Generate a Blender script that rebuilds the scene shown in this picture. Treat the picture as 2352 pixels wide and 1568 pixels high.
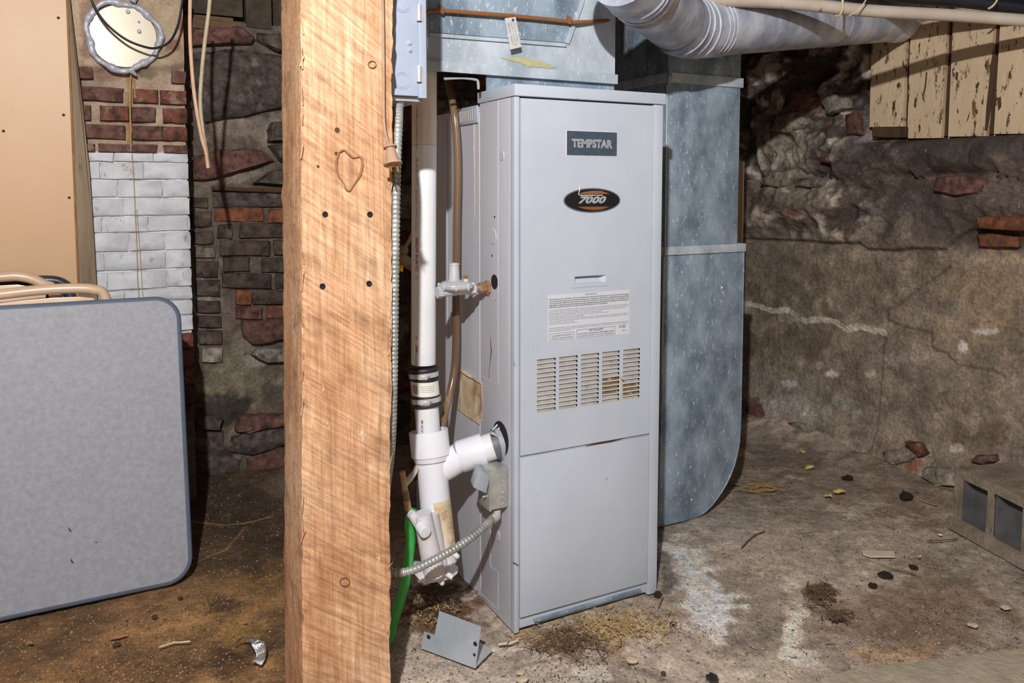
import bpy, bmesh, math, random
import numpy as np
from mathutils import Vector, Matrix
random.seed(7); RNG = np.random.RandomState(11)
for o in list(bpy.data.objects): bpy.data.objects.remove(o)
SC = bpy.context.scene; COL = SC.collection
# ------------------------------------------------------------------ camera
F = 1830.; PX = 1176.; HEAD = math.radians(27.46); PITCH = math.radians(4.2); HC = .98
PY = 430. + F*math.tan(PITCH)
cam = bpy.data.cameras.new('camera'); co = bpy.data.objects.new('camera', cam); COL.objects.link(co)
co.location = (0, 0, HC); co.rotation_euler = (math.pi/2-PITCH, 0, -HEAD)
cam.sensor_width = 36; cam.lens = F/2352*36; cam.shift_y = (PY-784)/2352; cam.clip_start = .02
SC.camera = co
# ------------------------------------------------------------------ world, light, exposure
w = bpy.data.worlds.new('world'); SC.world = w; w.use_nodes = True
w.node_tree.nodes['Background'].inputs[0].default_value = (.8, .85, 1, 1)
w.node_tree.nodes['Background'].inputs[1].default_value = .02
def lamp(name, loc, energy, size, color=(1, 1, 1)):
    l = bpy.data.lights.new(name, 'POINT'); l.energy = energy; l.shadow_soft_size = size; l.color = color
    o = bpy.data.objects.new(name, l); COL.objects.link(o); o.location = loc; return o
lamp('flash_lamp', (-.27, -.16, 1.80), 190, .022, (1, .985, .975))
lamp('bounce_fill', (-.3, -1.3, 1.3), 14, .5, (1, .93, .86))  # added soft fill, stands in for flash bounced off the room
SC.view_settings.view_transform = 'Standard'; SC.view_settings.look = 'None'
SC.view_settings.gamma = 1; SC.view_settings.use_curve_mapping = False
SC.view_settings.exposure = .35
# ------------------------------------------------------------------ camera-ray helpers (used to place things at real depths)
FW = np.array([math.sin(HEAD)*math.cos(PITCH), math.cos(HEAD)*math.cos(PITCH), -math.sin(PITCH)])
RT = np.array([math.cos(HEAD), -math.sin(HEAD), 0.]); UP = np.cross(RT, FW); CC = np.array([0, 0, HC])
def P(x, y, a=None, b=None, z=None):
    d = FW+RT*(x-PX)/F-UP*(y-PY)/F
    t = (a-CC[0])/d[0] if a is not None else (b-CC[1])/d[1] if b is not None else (z-CC[2])/d[2]
    return CC+d*t
def mpp(p):      # metres covered by one photograph pixel at point p
    return float((np.array(p)-CC)@FW)/F
# ------------------------------------------------------------------ object helpers
ORG = {}
def link(o): COL.objects.link(o)
def thing(name, loc, label, cat, group=None):
    o = bpy.data.objects.new(name, None); link(o); o.location = tuple(float(v) for v in loc); o.empty_display_size = .05
    o['label'] = label; o['category'] = cat
    if group: o['group'] = group
    ORG[o.name] = np.array(loc, float); return o
def tag(o, label, cat, group=None):
    o['label'] = label; o['category'] = cat
    if group: o['group'] = group
    return o
class MB:
    def __init__(s): s.v = []; s.f = []
    def add(s, vs, fs):
        n = len(s.v); s.v += [tuple(float(c) for c in p) for p in vs]; s.f += [tuple(i+n for i in f) for f in fs]; return s
    def box(s, x0, x1, y0, y1, z0, z1):
        return s.add([(x, y, z) for z in (z0, z1) for y in (y0, y1) for x in (x0, x1)],
            [(0, 2, 3, 1), (4, 5, 7, 6), (0, 1, 5, 4), (2, 6, 7, 3), (0, 4, 6, 2), (1, 3, 7, 5)])
    def hexa(s, c):   # 4 bottom then 4 top corners, same winding
        return s.add(c, [(3, 2, 1, 0), (4, 5, 6, 7), (0, 1, 5, 4), (1, 2, 6, 5), (2, 3, 7, 6), (3, 0, 4, 7)])
    def prism(s, poly, n, h):  # polygon of 3-D points extruded by vector n*h
        k = len(poly); n = np.array(n, float)*h
        vs = [np.array(p, float) for p in poly]+[np.array(p, float)+n for p in poly]
        return s.add(vs, [tuple(range(k))[::-1], tuple(range(k, 2*k))]+[(i, (i+1) % k, k+(i+1) % k, k+i) for i in range(k)])
    def tube(s, pts, r, seg=14, caps=True, smooth=0, sq=None):
        pts = [np.array(p, float) for p in pts]
        if smooth: pts = spline(pts, smooth)
        n = len(pts); rr = r if hasattr(r, '__len__') else [r]*n
        if len(rr) != n: rr = np.interp(np.linspace(0, 1, n), np.linspace(0, 1, len(rr)), rr)
        up = None; rings = []
        for i in range(n):
            j0 = max(0, i-1); j1 = min(n-1, i+1)
            while np.linalg.norm(pts[j1]-pts[j0]) < 1e-9 and (j0 > 0 or j1 < n-1): j0 = max(0, j0-1); j1 = min(n-1, j1+1)
            t = pts[j1]-pts[j0]; t = t/np.linalg.norm(t)
            if up is None:
                up = np.array([0, 0, 1.]) if abs(t[2]) < .9 else np.array([1., 0, 0])
            up = up-t*(up@t); up /= np.linalg.norm(up); sd = np.cross(t, up)
            for k in range(seg):
                a = 2*math.pi*(k+.5)/seg; rings.append(pts[i]+rr[i]*(math.cos(a)*sd+math.sin(a)*up))
        fs = [(i*seg+k, i*seg+(k+1) % seg, (i+1)*seg+(k+1) % seg, (i+1)*seg+k) for i in range(n-1) for k in range(seg)]
        if caps: fs += [tuple(range(seg))[::-1], tuple(range((n-1)*seg, n*seg))]
        return s.add(rings, fs)
    def lathe(s, p0, ax, prof, seg=24, caps=True):
        p0 = np.array(p0, float); ax = np.array(ax, float); ax /= np.linalg.norm(ax)
        up = np.array([0, 0, 1.]) if abs(ax[2]) < .9 else np.array([1., 0, 0])
        up = up-ax*(up@ax); up /= np.linalg.norm(up); sd = np.cross(ax, up); vs = []
        for t, r in prof:
            for k in range(seg):
                a = 2*math.pi*(k+.5)/seg; vs.append(p0+ax*t+max(r, 1e-5)*(math.cos(a)*sd+math.sin(a)*up))
        n = len(prof)
        fs = [(i*seg+k, i*seg+(k+1) % seg, (i+1)*seg+(k+1) % seg, (i+1)*seg+k) for i in range(n-1) for k in range(seg)]
        if caps: fs += [tuple(range(seg))[::-1], tuple(range((n-1)*seg, n*seg))]
        return s.add(vs, fs)
def spline(pts, sub):
    out = []; n = len(pts)
    for i in range(n-1):
        p0 = pts[max(i-1, 0)]; p1 = pts[i]; p2 = pts[i+1]; p3 = pts[min(i+2, n-1)]
        for k in range(sub):
            t = k/sub; out.append(.5*((2*p1)+(p2-p0)*t+(2*p0-5*p1+4*p2-p3)*t*t+(-p0+3*p1-3*p2+p3)*t**3))
    out.append(pts[-1]); return out
def obj(name, m, mat, parent=None, smooth=True, bevel=0, label=None, kind=None, angle=35):
    org = ORG.get(parent.name, np.zeros(3)) if parent is not None else np.zeros(3)
    if parent is None and not kind:      # a single-mesh thing: origin at its base
        a = np.array(m.v); org = np.array([(a[:, 0].min()+a[:, 0].max())/2, (a[:, 1].min()+a[:, 1].max())/2, a[:, 2].min()])
    me = bpy.data.meshes.new(name)
    me.from_pydata([tuple(np.array(v)-org) for v in m.v], [], m.f); me.validate()
    bm = bmesh.new(); bm.from_mesh(me); bmesh.ops.recalc_face_normals(bm, faces=bm.faces)
    if bevel:
        es = [e for e in bm.edges if len(e.link_faces) == 2 and e.calc_face_angle(0) > .5]
        bmesh.ops.bevel(bm, geom=es, offset=bevel, segments=2, affect='EDGES', profile=.6, clamp_overlap=True)
    if smooth:
        for f in bm.faces: f.smooth = True
        for e in bm.edges:
            if len(e.link_faces) == 2 and e.calc_face_angle(0) > math.radians(angle): e.smooth = False
    bm.to_mesh(me); bm.free()
    me.materials.append(mat)
    o = bpy.data.objects.new(name, me); link(o)
    if parent is not None: o.parent = parent
    elif not kind: o.location = tuple(org)
    ORG[o.name] = org
    if label: o['label'] = label
    if kind: o['kind'] = kind
    return o
def text(body, org, width, xd, yd, parent, mat, name='lettering', height=None, bold=0., shear=0., wrap=None, label=None, ext=.0002, spacing=1.0):
    cu = bpy.data.curves.new('t', 'FONT'); cu.body = body; cu.size = 1; cu.offset = bold; cu.shear = shear; cu.space_character = spacing
    cu.resolution_u = 2
    t = bpy.data.objects.new('t', cu); me = bpy.data.meshes.new_from_object(t)
    co_ = np.zeros(len(me.vertices)*3); me.vertices.foreach_get('co', co_); co_ = co_.reshape(-1, 3)
    co_[:, 0] -= co_[:, 0].min(); co_[:, 1] -= co_[:, 1].min()
    s = width/co_[:, 0].max(); sy = height/co_[:, 1].max() if height else s
    xd = np.array(xd, float); yd = np.array(yd, float); nd = np.cross(xd, yd)
    X = co_[:, 0]*s; Y = co_[:, 1]*sy
    o3 = np.array(org, float)
    if wrap:    # wrap=(axis point, radius, start angle): text runs along z, its height bends round a vertical pipe
        (cx, cy), R, a0 = wrap
        th = a0+Y/R
        W = np.stack([cx+R*np.cos(th), cy+R*np.sin(th), o3[2]+X], 1)
    else: W = o3+X[:, None]*xd+Y[:, None]*yd+nd*ext
    W -= ORG[parent.name]
    me.vertices.foreach_set('co', W.ravel()); me.materials.clear(); me.materials.append(mat)
    bpy.data.objects.remove(t); bpy.data.curves.remove(cu)
    o = bpy.data.objects.new(name, me); link(o); o.parent = parent; ORG[o.name] = ORG[parent.name]
    if label: o['label'] = label
    return o
# ------------------------------------------------------------------ numeric noise for relief and stains
TB = RNG.rand(256, 256)
def vn(x, y, s=0):
    x = np.asarray(x, float)+s*17.3; y = np.asarray(y, float)+s*9.7
    xi = np.floor(x).astype(int); yi = np.floor(y).astype(int); fx = x-xi; fy = y-yi
    fx = fx*fx*(3-2*fx); fy = fy*fy*(3-2*fy); g = lambda i, j: TB[i % 256, j % 256]
    return (g(xi, yi)*(1-fx)+g(xi+1, yi)*fx)*(1-fy)+(g(xi, yi+1)*(1-fx)+g(xi+1, yi+1)*fx)*fy
def fbm(x, y, s=0, o=4):
    r = 0; a = .5; t = 0
    for i in range(o): r = r+a*vn(x*2**i, y*2**i, s+i); t += a; a *= .5
    return r/t
def sst(a, b, x):
    t = np.clip((x-a)/(b-a), 0, 1); return t*t*(3-2*t)
def dline(x, y, pts):
    d = np.full(np.shape(x), 9.)
    for (x0, y0), (x1, y1) in zip(pts[:-1], pts[1:]):
        vx, vy = x1-x0, y1-y0; t = np.clip(((x-x0)*vx+(y-y0)*vy)/(vx*vx+vy*vy+1e-12), 0, 1)
        d = np.minimum(d, np.hypot(x-x0-t*vx, y-y0-t*vy))
    return d
def lin(c):
    c = np.array(c, float)/255.; return np.where(c <= .04045, c/12.92, ((c+.055)/1.055)**2.4)
GAIN = {"floor": 1.75, "wall_right": 1.6, "wall_back": 1.1, "mortar_face": 1.1}
def relief(name, U, V, fn, mat, parent=None, kind='structure'):
    """fn(UU,VV) -> (xyz arrays, rgb array in sRGB 0..255)"""
    UU, VV = np.meshgrid(U, V, indexing='ij'); X, Y, Z, Cc = fn(UU, VV)
    nu, nv = len(U), len(V); co_ = np.stack([X, Y, Z], -1).reshape(-1, 3)
    i = np.arange(nu*nv).reshape(nu, nv); q = np.stack([i[:-1, :-1], i[1:, :-1], i[1:, 1:], i[:-1, 1:]], -1).reshape(-1, 4)
    me = bpy.data.meshes.new(name); me.vertices.add(len(co_)); me.vertices.foreach_set('co', co_.ravel())
    me.loops.add(q.size); me.loops.foreach_set('vertex_index', q.ravel().astype(np.int32))
    me.polygons.add(len(q)); me.polygons.foreach_set('loop_start', np.arange(0, q.size, 4, dtype=np.int32))
    me.update(calc_edges=True); me.polygons.foreach_set('use_smooth', np.ones(len(q), bool))
    ca = me.color_attributes.new('tint', 'FLOAT_COLOR', 'POINT')
    rgba = np.ones((len(co_), 4)); rgba[:, :3] = np.minimum(lin(np.clip(Cc, 0, 255))*GAIN.get(name, 1.), .86).reshape(-1, 3); ca.data.foreach_set('color', rgba.ravel())
    me.materials.append(mat); o = bpy.data.objects.new(name, me); link(o)
    if kind: o['kind'] = kind
    if parent is not None: o.parent = parent
    ORG[o.name] = np.zeros(3)
    return o
def blobs(U, V, C, lst, to):
    """stains: (px,py,rx,ry,rgb,strength[,seed]) placed where they stand on the surface"""
    for k, bl in enumerate(lst):
        px, py, rx, ry, col, st = bl[:6]
        c = to(px, py); ex = to(px+rx, py); ey = to(px, py+ry)
        e1 = np.array(ex)-c; e2 = np.array(ey)-c
        Minv = np.linalg.pinv(np.array([e1, e2]).T)
        du = U-c[0]; dv = V-c[1]
        p = Minv[0, 0]*du+Minv[0, 1]*dv; q = Minv[1, 0]*du+Minv[1, 1]*dv
        n = fbm(U*22, V*22, 3+k, 5)-.5; n2_ = fbm(U*70, V*70, 9+k, 3)-.5
        d = np.hypot(p, q)+n*2.0+n2_*.7
        m = (1-sst(.6, 1.1, d))*st
        C[...] = C*(1-m[..., None])+np.array(col, float)*m[..., None]
    return C
# ------------------------------------------------------------------ materials
def srgb(c): return tuple(lin(c))+(1.,)
def M(name, c1, c2=None, scale=8, detail=6, stretch=(1, 1, 1), rough=.7, metal=0., bump=0., bscale=60, bstretch=None, bdist=.002,
      speck=None, speck2=None, vcol=False, spec=.5, trans=0., emit=None, ramp=(.35, .65), rot=(0, 0, 0), coat=0., vmix=.45, alpha=1.):
    m = bpy.data.materials.new(name); m.use_nodes = True; nt = m.node_tree; N = nt.nodes; L = nt.links
    b = N['Principled BSDF']; b.inputs['Roughness'].default_value = rough; b.inputs['Metallic'].default_value = metal
    b.inputs['Specular IOR Level'].default_value = spec
    if coat: b.inputs['Coat Weight'].default_value = coat
    if trans: b.inputs['Transmission Weight'].default_value = trans
    tc = N.new('ShaderNodeTexCoord')
    def mp(st, r=(0, 0, 0)):
        q = N.new('ShaderNodeMapping'); q.inputs['Scale'].default_value = st; q.inputs['Rotation'].default_value = r
        L.new(tc.outputs['Object'], q.inputs[0]); return q.outputs[0]
    def noise(vec, sc, det=6, rg=.6, dist=0):
        q = N.new('ShaderNodeTexNoise'); q.inputs['Scale'].default_value = sc; q.inputs['Detail'].default_value = det
        q.inputs['Roughness'].default_value = rg; q.inputs['Distortion'].default_value = dist; L.new(vec, q.inputs['Vector']); return q.outputs['Fac']
    def ramp_(fac, p0, p1, a, c):
        q = N.new('ShaderNodeValToRGB'); q.color_ramp.elements[0].position = p0; q.color_ramp.elements[1].position = p1
        q.color_ramp.elements[0].color = a; q.color_ramp.elements[1].color = c; L.new(fac, q.inputs[0]); return q.outputs[0]
    def mix(fac, a, c, mode='MIX'):
        q = N.new('ShaderNodeMix'); q.data_type = 'RGBA'; q.blend_type = mode
        if hasattr(fac, 'type') or not isinstance(fac, (int, float)): L.new(fac, q.inputs[0])
        else: q.inputs[0].default_value = fac
        for s_, k in ((a, 6), (c, 7)):
            if isinstance(s_, tuple): q.inputs[k].default_value = s_
            else: L.new(s_, q.inputs[k])
        return q.outputs[2]
    vec = mp(stretch, rot); c2 = c2 or c1
    if vcol:
        at = N.new('ShaderNodeAttribute'); at.attribute_name = 'tint'
        lo = 1-vmix; g = ramp_(noise(vec, scale, 12, .72), ramp[0], ramp[1], (lo, lo, lo, 1), (1+vmix*.7, 1+vmix*.7, 1+vmix*.7, 1))
        cur = mix(1., at.outputs['Color'], g, 'MULTIPLY')
        f2 = .62 if vmix > .3 else .85
        cur = mix(1., cur, ramp_(noise(vec, scale*7, 8, .7), .36, .64, (f2, f2*.97, f2*.94, 1), (1.25, 1.25, 1.25, 1)), 'MULTIPLY')
    else: cur = ramp_(noise(vec, scale, detail), ramp[0], ramp[1], srgb(c1), srgb(c2))
    for sp in (speck, speck2):
        p0_ = .5+(sp[2]-.5)*.78 if sp else 0
        if sp:   # (colour, scale, threshold, softness, stretch[, amount])
            f = ramp_(noise(mp(sp[4]), sp[1], 7, .68), p0_, p0_+sp[3], (0, 0, 0, 1), (sp[5] if len(sp) > 5 else 1,)*3+(1,))
            cur = mix(f, cur, srgb(sp[0]))
    L.new(cur, b.inputs['Base Color'])
    if bump:
        h = noise(mp(bstretch or stretch, rot), bscale, 10, .65)
        q = N.new('ShaderNodeBump'); q.inputs['Strength'].default_value = bump; q.inputs['Distance'].default_value = bdist
        L.new(h, q.inputs['Height']); L.new(q.outputs[0], b.inputs['Normal'])
    if emit: b.inputs['Emission Color'].default_value = srgb(emit[0]); b.inputs['Emission Strength'].default_value = emit[1]
    return m
S1 = (1, 1, 1)
m_floor = M('dirty_concrete', None or (0, 0, 0), vcol=True, scale=22, ramp=(.3, .72), vmix=.5, rough=.85, bump=1, bscale=45, bdist=.006,
            speck=((70, 50, 36), 70, .63, .04, S1, .8), speck2=((212, 196, 172), 130, .69, .03, S1, .75))
m_rwall = M('plastered_rubble', (0, 0, 0), vcol=True, scale=14, ramp=(.3, .72), vmix=.5, rough=.8, bump=1, bscale=38, bdist=.008,
            speck=((60, 50, 44), 26, .64, .08, (1, .5, 1.6), .45), speck2=((205, 195, 180), 60, .69, .04, S1, .6))
m_bwall = M('lime_mortar', (0, 0, 0), vcol=True, scale=24, ramp=(.3, .72), vmix=.5, rough=.85, bump=1, bscale=60, bdist=.006,
            speck2=((190, 180, 165), 50, .7, .04, S1, .5))
m_pillar = M('pillar_mortar', (0, 0, 0), vcol=True, scale=24, ramp=(.3, .72), vmix=.22, rough=.8, bump=.7, bscale=60, bdist=.004,
             speck=((120, 100, 80), 30, .66, .05, S1, .5))
def brickm(name, c1, c2, sp=(150, 135, 120)):
    return M(name, tuple(v*.82 for v in c1), tuple(min(255, v*1.12) for v in c2), scale=38, detail=10, rough=.85, bump=1, bscale=60, bdist=.007, speck=(sp, 20, .585, .10, S1, .75), speck2=(tuple(v*.45 for v in c1), 60, .64, .06, S1, .7))
m_brick_red = brickm('red_brick', (84, 48, 40), (122, 76, 62), (165, 140, 120))
m_brick_dark = brickm('sooty_brick', (60, 49, 43), (86, 71, 62), (116, 104, 94))
m_brick_orange = brickm('orange_brick', (104, 62, 40), (136, 84, 56), (90, 72, 58))
m_brick_white = M('white_painted_brick', (196, 199, 205), (216, 219, 224), scale=20, rough=.6, bump=.7, bscale=40, bdist=.004,
                  speck=((150, 140, 125), 30, .66, .06, (1, 1, .5), .7), speck2=((90, 85, 80), 60, .72, .03, (1, 1, 2), .8))
m_stone_dark = brickm('dark_fieldstone', (60, 51, 47), (92, 80, 73), (130, 120, 115))
m_stone_red = brickm('reddish_fieldstone', (84, 54, 48), (116, 82, 72), (140, 125, 118))
m_stone_grey = brickm('grey_fieldstone', (96, 90, 84), (150, 142, 132), (84, 74, 66))
m_stone_buff = brickm('buff_fieldstone', (120, 108, 94), (168, 156, 140), (90, 78, 66))
m_cement = brickm('grey_cement_patch', (96, 88, 76), (128, 118, 102), (150, 142, 130))
m_furn = M('pale_grey_enamel', (178, 187, 200), (187, 195, 208), scale=5, rough=.42, bump=.05, bscale=200, bdist=.0006,
           speck=((110, 108, 108), 60, .73, .02, (1, 1, .4), .8), spec=.4)
m_furn_side = M('grey_enamel_side', (182, 184, 193), (196, 198, 206), scale=3, stretch=(1, 3, .3), rough=.45,
                speck=((170, 150, 122), 20, .66, .06, (1, 1.2, .12), .55), speck2=((130, 128, 128), 60, .72, .02, S1, .8), spec=.4)
m_furn_dark = M('dark_inside', (22, 20, 20), rough=.9)
m_louver = M('dusty_louver', (176, 170, 158), (150, 142, 128), scale=30, rough=.7, speck=((110, 95, 75), 60, .64, .05, S1, .7))
m_louver_rust = M('rusty_louver', (140, 112, 70), (104, 74, 38), scale=40, rough=.8, speck=((196, 180, 150), 50, .58, .06, S1, .7))
m_rust_stain = M('rust_drip', (190, 184, 170), (176, 158, 128), scale=40, rough=.8)
m_rust_dark = M('rusty_flake', (92, 60, 38), (60, 40, 28), scale=50, rough=.9)
def galv(name, c1, c2, f=(214, 224, 234), am=.75, rough=.45, metal=.12):
    return M(name, c1, c2, scale=13, detail=9, ramp=(.37, .63), stretch=(1, 1, .6), rough=rough, metal=metal,
             speck=(f, 170, .622, .04, (1, 1, .34), am), speck2=((235, 240, 245), 260, .68, .02, (1, 1, .5), .7), bump=.12, bscale=30, bdist=.002)
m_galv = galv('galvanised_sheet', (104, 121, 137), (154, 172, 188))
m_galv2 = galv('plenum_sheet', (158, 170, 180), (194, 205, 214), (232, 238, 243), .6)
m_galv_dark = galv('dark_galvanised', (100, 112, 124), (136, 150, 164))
m_flue = galv('flue_sheet', (150, 158, 178), (212, 218, 232), (116, 126, 146), .5, .4, .15)
m_zinc = M('zinc_plate', (150, 160, 170), (172, 181, 190), scale=10, rough=.45, metal=.12, bump=.05, bscale=40)
m_steel = M('bright_steel', (196, 196, 198), (222, 222, 224), scale=30, rough=.3, metal=.45)
m_cast = M('die_cast_metal', (176, 178, 182), (205, 207, 210), scale=14, rough=.42, metal=.15, bump=.15, bscale=120, speck=((120, 118, 116), 40, .66, .05, S1, .6))
m_boxst = M('stamped_steel_box', (150, 150, 146), (190, 190, 186), scale=12, rough=.38, metal=.2, bump=.08, bscale=60)
m_boxgrey = M('grey_blue_enamel', (152, 163, 182), (160, 171, 190), scale=6, rough=.38, spec=.5)
m_pvc = M('white_pvc', (216, 218, 222), (226, 228, 232), scale=7, rough=.35, speck=((120, 110, 100), 40, .74, .02, S1, .8))
m_pvc_shade = M('shaded_pvc', (214, 204, 186), (222, 213, 197), scale=7, rough=.4)
m_pvc_lav = M('bright_white_fitting', (222, 224, 234), (230, 232, 240), scale=7, rough=.33, speck=((150, 148, 150), 50, .72, .02, S1, .7))
m_pvc_dirty = M('grimy_white_plastic', (206, 204, 206), (222, 221, 226), scale=9, rough=.4, speck=((158, 140, 112), 25, .64, .06, S1, .6))
m_rubber = M('black_rubber', (30, 30, 33), (44, 44, 48), scale=10, rough=.5)
m_rubber_grey = M('grey_rubber', (88, 90, 94), (104, 106, 110), scale=10, rough=.5)
m_copper = M('dull_copper', (140, 96, 74), (168, 122, 98), scale=40, rough=.5, metal=.15, speck=((96, 66, 50), 40, .62, .06, S1, .7))
m_orangepipe = M('copper_gas_line', (138, 88, 48), (152, 100, 58), scale=10, rough=.45, metal=.15)
m_brass = M('brass', (178, 140, 70), (200, 166, 96), scale=20, rough=.3, metal=.7)
m_brass_dull = M('dusty_brass', (118, 98, 72), (150, 128, 98), scale=24, rough=.55, metal=.3, speck=((80, 64, 48), 50, .6, .06, S1, .7))
m_vinyl = M('stained_clear_hose', (92, 70, 52), (128, 104, 82), scale=10, stretch=(1, 1, .1), rough=.18, speck=((168, 146, 120), 30, .62, .08, (1, 1, .06), .6), coat=.5)
m_vinyl_tan = M('amber_hose', (166, 134, 86), (190, 160, 112), scale=16, rough=.3, coat=.3)
m_clear = M('cloudy_plastic', (186, 178, 164), (206, 200, 190), scale=16, rough=.3, coat=.3)
m_green = M('green_hose', (56, 164, 70), (76, 190, 92), scale=12, stretch=(1, 1, .2), rough=.4, speck=((30, 86, 40), 30, .64, .06, (1, 1, .3), .6))
m_yellow = M('yellow_tag', (232, 176, 24), (240, 186, 36), rough=.5)
m_ink = M('black_ink', (34, 34, 38), rough=.6)
m_ink_grey = M('grey_ink', (70, 76, 84), rough=.6)
m_ink_soft = M('faded_ink', (128, 124, 124), rough=.6)
m_ink_mag = M('magenta_ink', (140, 44, 84), rough=.6)
m_silver_ink = M('silver_ink', (140, 144, 150), (160, 164, 170), scale=60, rough=.5)
m_badge = M('slate_badge', (56, 68, 82), (66, 80, 94), scale=90, rough=.6)
m_badge_rim = M('pale_badge_rim', (206, 208, 216), rough=.4)
m_oval_rim = M('oval_rim', (118, 130, 144), rough=.35, metal=.3)
m_oval = M('oval_black', (26, 25, 27), rough=.4)
m_oval_org = M('oval_bronze', (150, 96, 54), (120, 74, 40), scale=12, stretch=(.2, 1, 4), rough=.5)
m_white_ink = M('white_ink', (236, 238, 240), rough=.5)
m_streak = M('tan_streak', (168, 146, 104), (190, 176, 144), scale=50, rough=.8)
m_label = M('label_paper', (200, 205, 214), rough=.6)
m_paper = M('water_stained_paper', (218, 204, 178), (196, 172, 134), scale=30, rough=.85, speck=((140, 100, 62), 18, .46, .12, (1, 1, .6), .8), bump=.3, bscale=60)
m_paper_tag = M('weathered_tag', (200, 200, 198), (176, 176, 176), scale=40, rough=.8)
m_sticker = M('sticker', (226, 224, 216), (214, 216, 204), scale=30, rough=.45)
m_mag = M('magenta_print', (196, 20, 120), rough=.5)
m_lglabel = M('stained_trap_label', (224, 212, 188), (206, 184, 148), scale=14, rough=.7, speck=((176, 122, 60), 22, .5, .1, S1, .85))
m_board = M('beige_hardboard', (206, 168, 130), (214, 178, 142), scale=2.2, rough=.42, spec=.35, bump=.04, bscale=12, speck=((160, 120, 90), 90, .76, .02, S1, .7))
m_boardedge = M('brown_board_edge', (140, 98, 56), (160, 118, 72), scale=30, rough=.8)
m_stud = M('weathered_stud', (132, 114, 92), (166, 148, 124), scale=26, stretch=(1, 1, .08), rough=.85, bump=.5, bscale=60, speck=((84, 68, 50), 22, .62, .06, (1, 1, .15), .7))
m_hole = M('screw_head', (62, 48, 40), rough=.8)
m_plank = M('peeling_cream_paint', (202, 178, 146), (218, 194, 162), scale=8, stretch=(1, 1, .4), rough=.6, bump=.6, bscale=50, bdist=.004, bstretch=(1, 1, .3),
            speck=((66, 46, 28), 42, .615, .025, (1, 1.4, .42), 1.), speck2=((104, 78, 48), 60, .6, .05, (1, 1, .3), .9))
m_plank_dark = M('bare_dark_wood', (58, 40, 26), (92, 66, 44), scale=20, stretch=(1, 1, .1), rough=.9, bump=.5, bscale=60)
m_old = M('sooty_joist', (52, 44, 36), (84, 72, 58), scale=20, stretch=(1, .2, 1), rough=.9, bump=.5, bscale=50)
m_old2 = M('brown_joist', (92, 70, 50), (120, 94, 68), scale=20, stretch=(1, .2, 1), rough=.9, bump=.5, bscale=50)
m_silicone = M('grey_sealant', (156, 159, 172), (184, 187, 198), scale=20, rough=.35, bump=.3, bscale=60)
m_ventcap = M('cream_cover', (182, 174, 152), (192, 184, 162), scale=6, rough=.3, metal=.1)
m_blackcable = M('black_cable', (26, 24, 24), rough=.45)
m_tan_cord = M('tan_cord', (196, 158, 128), (212, 178, 148), scale=40, rough=.6)
m_grey_cord = M('weathered_cord', (172, 162, 134), (190, 180, 150), scale=60, rough=.7)
m_blackpipe = M('black_pipe', (24, 26, 34), (34, 36, 44), scale=8, rough=.4)
m_oldwhite = M('old_white_pipe', (186, 172, 156), (204, 192, 178), scale=8, rough=.5, speck=((92, 76, 62), 36, .66, .04, (1, 1, 1), .8))
m_strap = M('yellowed_strap', (196, 186, 146), (210, 200, 164), rough=.5)
m_table = M('grey_moulded_plastic', (132, 136, 148), (152, 154, 162), scale=80, ramp=(.3, .7), rough=.5, bump=.35, bscale=300, bdist=.0012,
            speck=((104, 108, 122), 22, .6, .14, (1, 1, .22), .25), speck2=((66, 62, 64), 26, .755, .01, S1, .9))
m_tableedge = M('slate_table_edge', (88, 100, 118), (98, 110, 128), scale=8, rough=.45)
m_chair = M('tan_chair_enamel', (206, 176, 148), (220, 190, 162), scale=8, rough=.28, spec=.6)
m_chairdark = M('dark_chair_enamel', (52, 54, 66), (62, 64, 76), scale=8, rough=.35)
m_block = M('cinder_block', (126, 112, 96), (158, 144, 126), scale=20, rough=.95, bump=1, bscale=90, bdist=.005, speck=((84, 72, 60), 90, .62, .05, S1, .7), speck2=((150, 112, 84), 14, .64, .08, S1, .5))
m_core = M('shaded_core', (78, 78, 80), (100, 98, 98), scale=20, rough=.95, bump=.5, bscale=60)  # greyer than the block: shade inside the hollows put into the colour
m_slabc = M('pale_concrete_lip', (172, 158, 138), (196, 182, 160), scale=30, rough=.95, bump=1, bscale=90, bdist=.006)
m_foil = M('crumpled_foil', (196, 198, 200), (220, 220, 220), scale=30, rough=.25, metal=.9, bump=.6, bscale=60, bdist=.004)
m_leaf = M('yellow_leaf', (214, 190, 104), (228, 208, 138), scale=60, rough=.7)
m_black_clump = M('charred_lump', (24, 21, 20), (46, 40, 36), scale=60, rough=.9, bump=1, bscale=120, bdist=.004)
m_root = M('brown_roots', (84, 64, 48), (110, 86, 64), scale=60, rough=.9)
m_straw = M('straw', (140, 114, 72), (172, 144, 96), scale=60, rough=.8)
m_chip = M('pale_chip', (202, 188, 158), (218, 206, 180), scale=40, rough=.7, stretch=(.2, 1, 1))
m_grit = M('pale_grit', (176, 160, 138), (206, 190, 166), scale=60, rough=.9)
m_litter = M('dark_litter', (52, 40, 30), (84, 66, 50), scale=60, rough=.95)
m_tanlit = M('tan_fluff', (150, 124, 84), (184, 156, 108), scale=60, rough=.95)
m_carrot = M('rusty_chip', (150, 98, 68), (168, 118, 84), scale=40, rough=.7)
m_plug = M('dusty_plug', (152, 124, 102), (170, 142, 118), scale=30, rough=.7)
m_tape = M('foil_tape', (176, 166, 168), (210, 204, 206), scale=60, rough=.3, metal=.7, bump=.6, bscale=80, bdist=.003)
m_roomwall = M('sooty_stone', (104, 96, 88), (136, 126, 114), scale=6, rough=.9, bump=.8, bscale=12, bdist=.02)
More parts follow.
